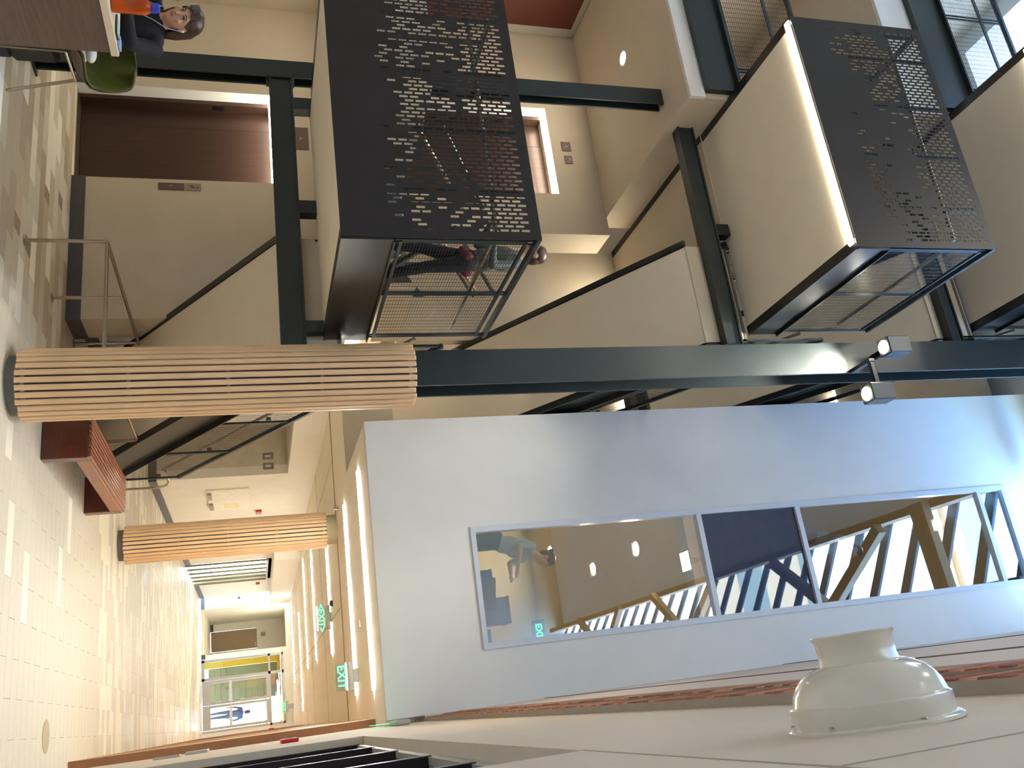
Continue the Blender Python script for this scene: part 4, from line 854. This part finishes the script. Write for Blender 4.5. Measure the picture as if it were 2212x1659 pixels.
for k in range(8):
    a=-.9+k*1.5/7; hm.tube([P(.01,.0,.128),P(.035*math.sin(a)*1.6+.02,.062,.108),P(.06*math.sin(a)+.012,.085,.078-.02*abs(math.sin(a)))],[.016,.018,.008],7)
child(o,'hair',hm,HAIRB)
ep=MB()
for sx in (-1,1):
    ep.tube([P(sx*.082,.006,-.005),P(sx*.086,.02,-.03),P(sx*.075,.04,-.10),Vector((sx*.05,.17,.93)),Vector((0,.19,.80))],.0022,5)
ep.tube([Vector((0,.19,.80)),Vector((-.02,.24,.78)),Vector((-.06,.33,.775))],.0022,5)
child(o,'earphones',ep,mat('white_cable',(226,220,206),.4))
for sx in (-1,1): child(o,'earbud',MB().ell(P(sx*.083,.006,-.006),(.008,.009,.012),10,8),MATS['white_cable'])
# shell chairs
def shell_chair(x,y,rz,mi,mo,label):
    t=thing('shell_chair',label,'chair',(x,y,PLAT),group='moulded shell chairs'); c,s=math.cos(rz),math.sin(rz)
    T=lambda p:(x+p[0]*c-p[1]*s,y+p[0]*s+p[1]*c,PLAT+p[2])
    def surf(off):
        mb=MB(); n,m=20,12; vs=[]
        prof=[(-.22,.43),(-.2,.455),(-.12,.45),(0,.435),(.1,.43),(.17,.45),(.215,.52),(.235,.6),(.25,.68),(.262,.74),(.268,.77),(.27,.785)]
        for i in range(n+1):
            f_=i/n*(len(prof)-1); a=int(min(f_,len(prof)-2)); q=f_-a; py=prof[a][0]*(1-q)+prof[a+1][0]*q; pz=prof[a][1]*(1-q)+prof[a+1][1]*q
            back=max(0,(i/n-.5)/.5); wd=.215*(1-.0*back)*(1-(max(0,(i/n-.60)/.40))**2.4*.72)*(1-(max(0,(.12-i/n)/.12))**2*.25)
            for k in range(m+1):
                u=-1+2*k/m; vs.append(T((u*wd,py-abs(u)**2.4*.11*back+off*(.5+.5*back),pz+abs(u)**2.5*.075*(1-back)+(-off if back<.4 else 0)*(1-back))))
        fs=[(i*(m+1)+k,i*(m+1)+k+1,(i+1)*(m+1)+k+1,(i+1)*(m+1)+k) for i in range(n) for k in range(m)]
        mb.add(vs,fs); return mb
    a=part('seat_shell',surf(.0),mi,t,smooth=True); b_=part('outer_shell',surf(.018),mo,t,smooth=True)
    for ob_ in (a,b_):
        md=ob_.modifiers.new('thick','SOLIDIFY'); md.thickness=.008
    for sx in (-1,1):
        for (fy,by) in ((-.20,-.24),(.20,.26)): part('leg',MB().tube([T((sx*.17,fy*.8,.425)),T((sx*.215,by,0))],.011,8),STAIN,t,smooth=True)
        part('side_rail',MB().tube([T((sx*.17,-.16,.425)),T((sx*.17,.16,.425))],.010,8),STAIN,t,smooth=True)
    return t
shell_chair(-4.27,4.98,.12,mat('olive_fabric',(88,92,26),.7,var=.1,scale=30),mat('brown_shell',(86,68,54),.5),'olive green shell chair beside the table, a white cloth on it')
shell_chair(-1.22,1.98,.0,mat('red_fabric',(190,70,40),.6),mat('red_shell',(170,60,36),.5),'red shell chair, only its top edge showing at the picture bottom')
cl_=MB()
for k in range(14):
    a=random.uniform(0,2*PI); r=random.uniform(0,.09); cl_.ell((-4.22+r*math.cos(a),4.93+r*.8*math.sin(a),PLAT+.475+.045*k/8*random.uniform(.6,1.3)),(.07,.06,.035),12,8)
single('white_cloth',cl_,mat('white_fabric',(208,204,202),.9,var=.05),'crumpled white cloth lying on the olive chair','cloth',smooth=True)
bg_=thing('backpack','black bag under the olive chair','bag',(-4.27,4.95,PLAT)); part('body',MB().cbox(-4.40,-4.14,4.86,5.06,PLAT+.08,PLAT+.36,.03),RUBB,bg_); part('strap',MB().tube([(-4.32,4.86,PLAT+.33),(-4.27,4.83,PLAT+.40),(-4.22,4.86,PLAT+.33)],.01,6),RUBB,bg_); part('base',MB().cbox(-4.38,-4.16,4.88,5.04,PLAT+.001,PLAT+.08,.01),CHARC,bg_)

l=thing('downlight','hidden fill downlight added in the soffit of the middle flight, behind the steel column','downlight',(-3.95,10.3,5.58),group='lobby downlights')  # hidden lamp added to brighten the slab edge in the stair void
part('lens',MB().lathe([(0,.09),(.006,.09)],(-3.95,10.3,5.60),ax=(0,.556,-.83),n=20),DOWN,l); part('trim_ring',MB().lathe([(0,.11),(.004,.105)],(-3.95,10.3,5.605),ax=(0,.556,-.83),n=20),ALU,l)
area('downlight_lamp',l,(-3.95,10.3,5.56),(.2,.2),2.5,(1,.88,.68))
for (x,y,lab) in ((-4.0,40.0,'strip light on the ceiling of the far side passage'),(-5.7,31.0,'fill strip added in the room behind the glass partition')):  # the strip behind the partition is an added fill light
    z=ZC-.01 if x>-5 else 2.47
    l=thing('strip_light',lab,'strip light',(x,y,z),group='corridor ceiling strip lights'); part('diffuser',MB().box(x-.04,x+.04,y-1.2,y+1.2,z-.014,z-.004),lamp('passage_strip',(1,.92,.76),110) if x>-5 else lamp('partition_fill_strip',(1,.92,.76),22),l); part('frame',MB().box(x-.05,x+.05,y-1.21,y+1.21,z-.005,z-.001),ALU,l)
for (x,y,lab) in ((-5.5,2.0,'unseen round fill lamp added under the roof, nearer the stair'),(-5.5,-4.5,'unseen round fill lamp added under the roof, farther from the stair'),(-2.8,-1.5,'unseen round fill lamp added under the roof beside the skylight')):  # unseen lamps added under the roof to lift the dark landing soffits
    l=thing('roof_fill_lamp',lab,'lamp',(x,y,13.5),group='added roof fill lamps'); part('reflector',MB().lathe([(0,.08),(-.12,.1),(-.3,.3),(-.32,.3)],(x,y,13.8),n=28),GREYA,l,smooth=True); part('stem',MB().tube([(x,y,13.8),(x,y,14)],.02,8),GREYA,l)
    part('lens',MB().lathe([(0,.27),(.01,.26)],(x,y,13.5),ax=(0,0,-1),n=28),lamp('roof_fill_lens',(1,.93,.8),6),l); area('roof_fill_light',l,(x,y,13.46),(.5,.5),100,(1,.95,.86))
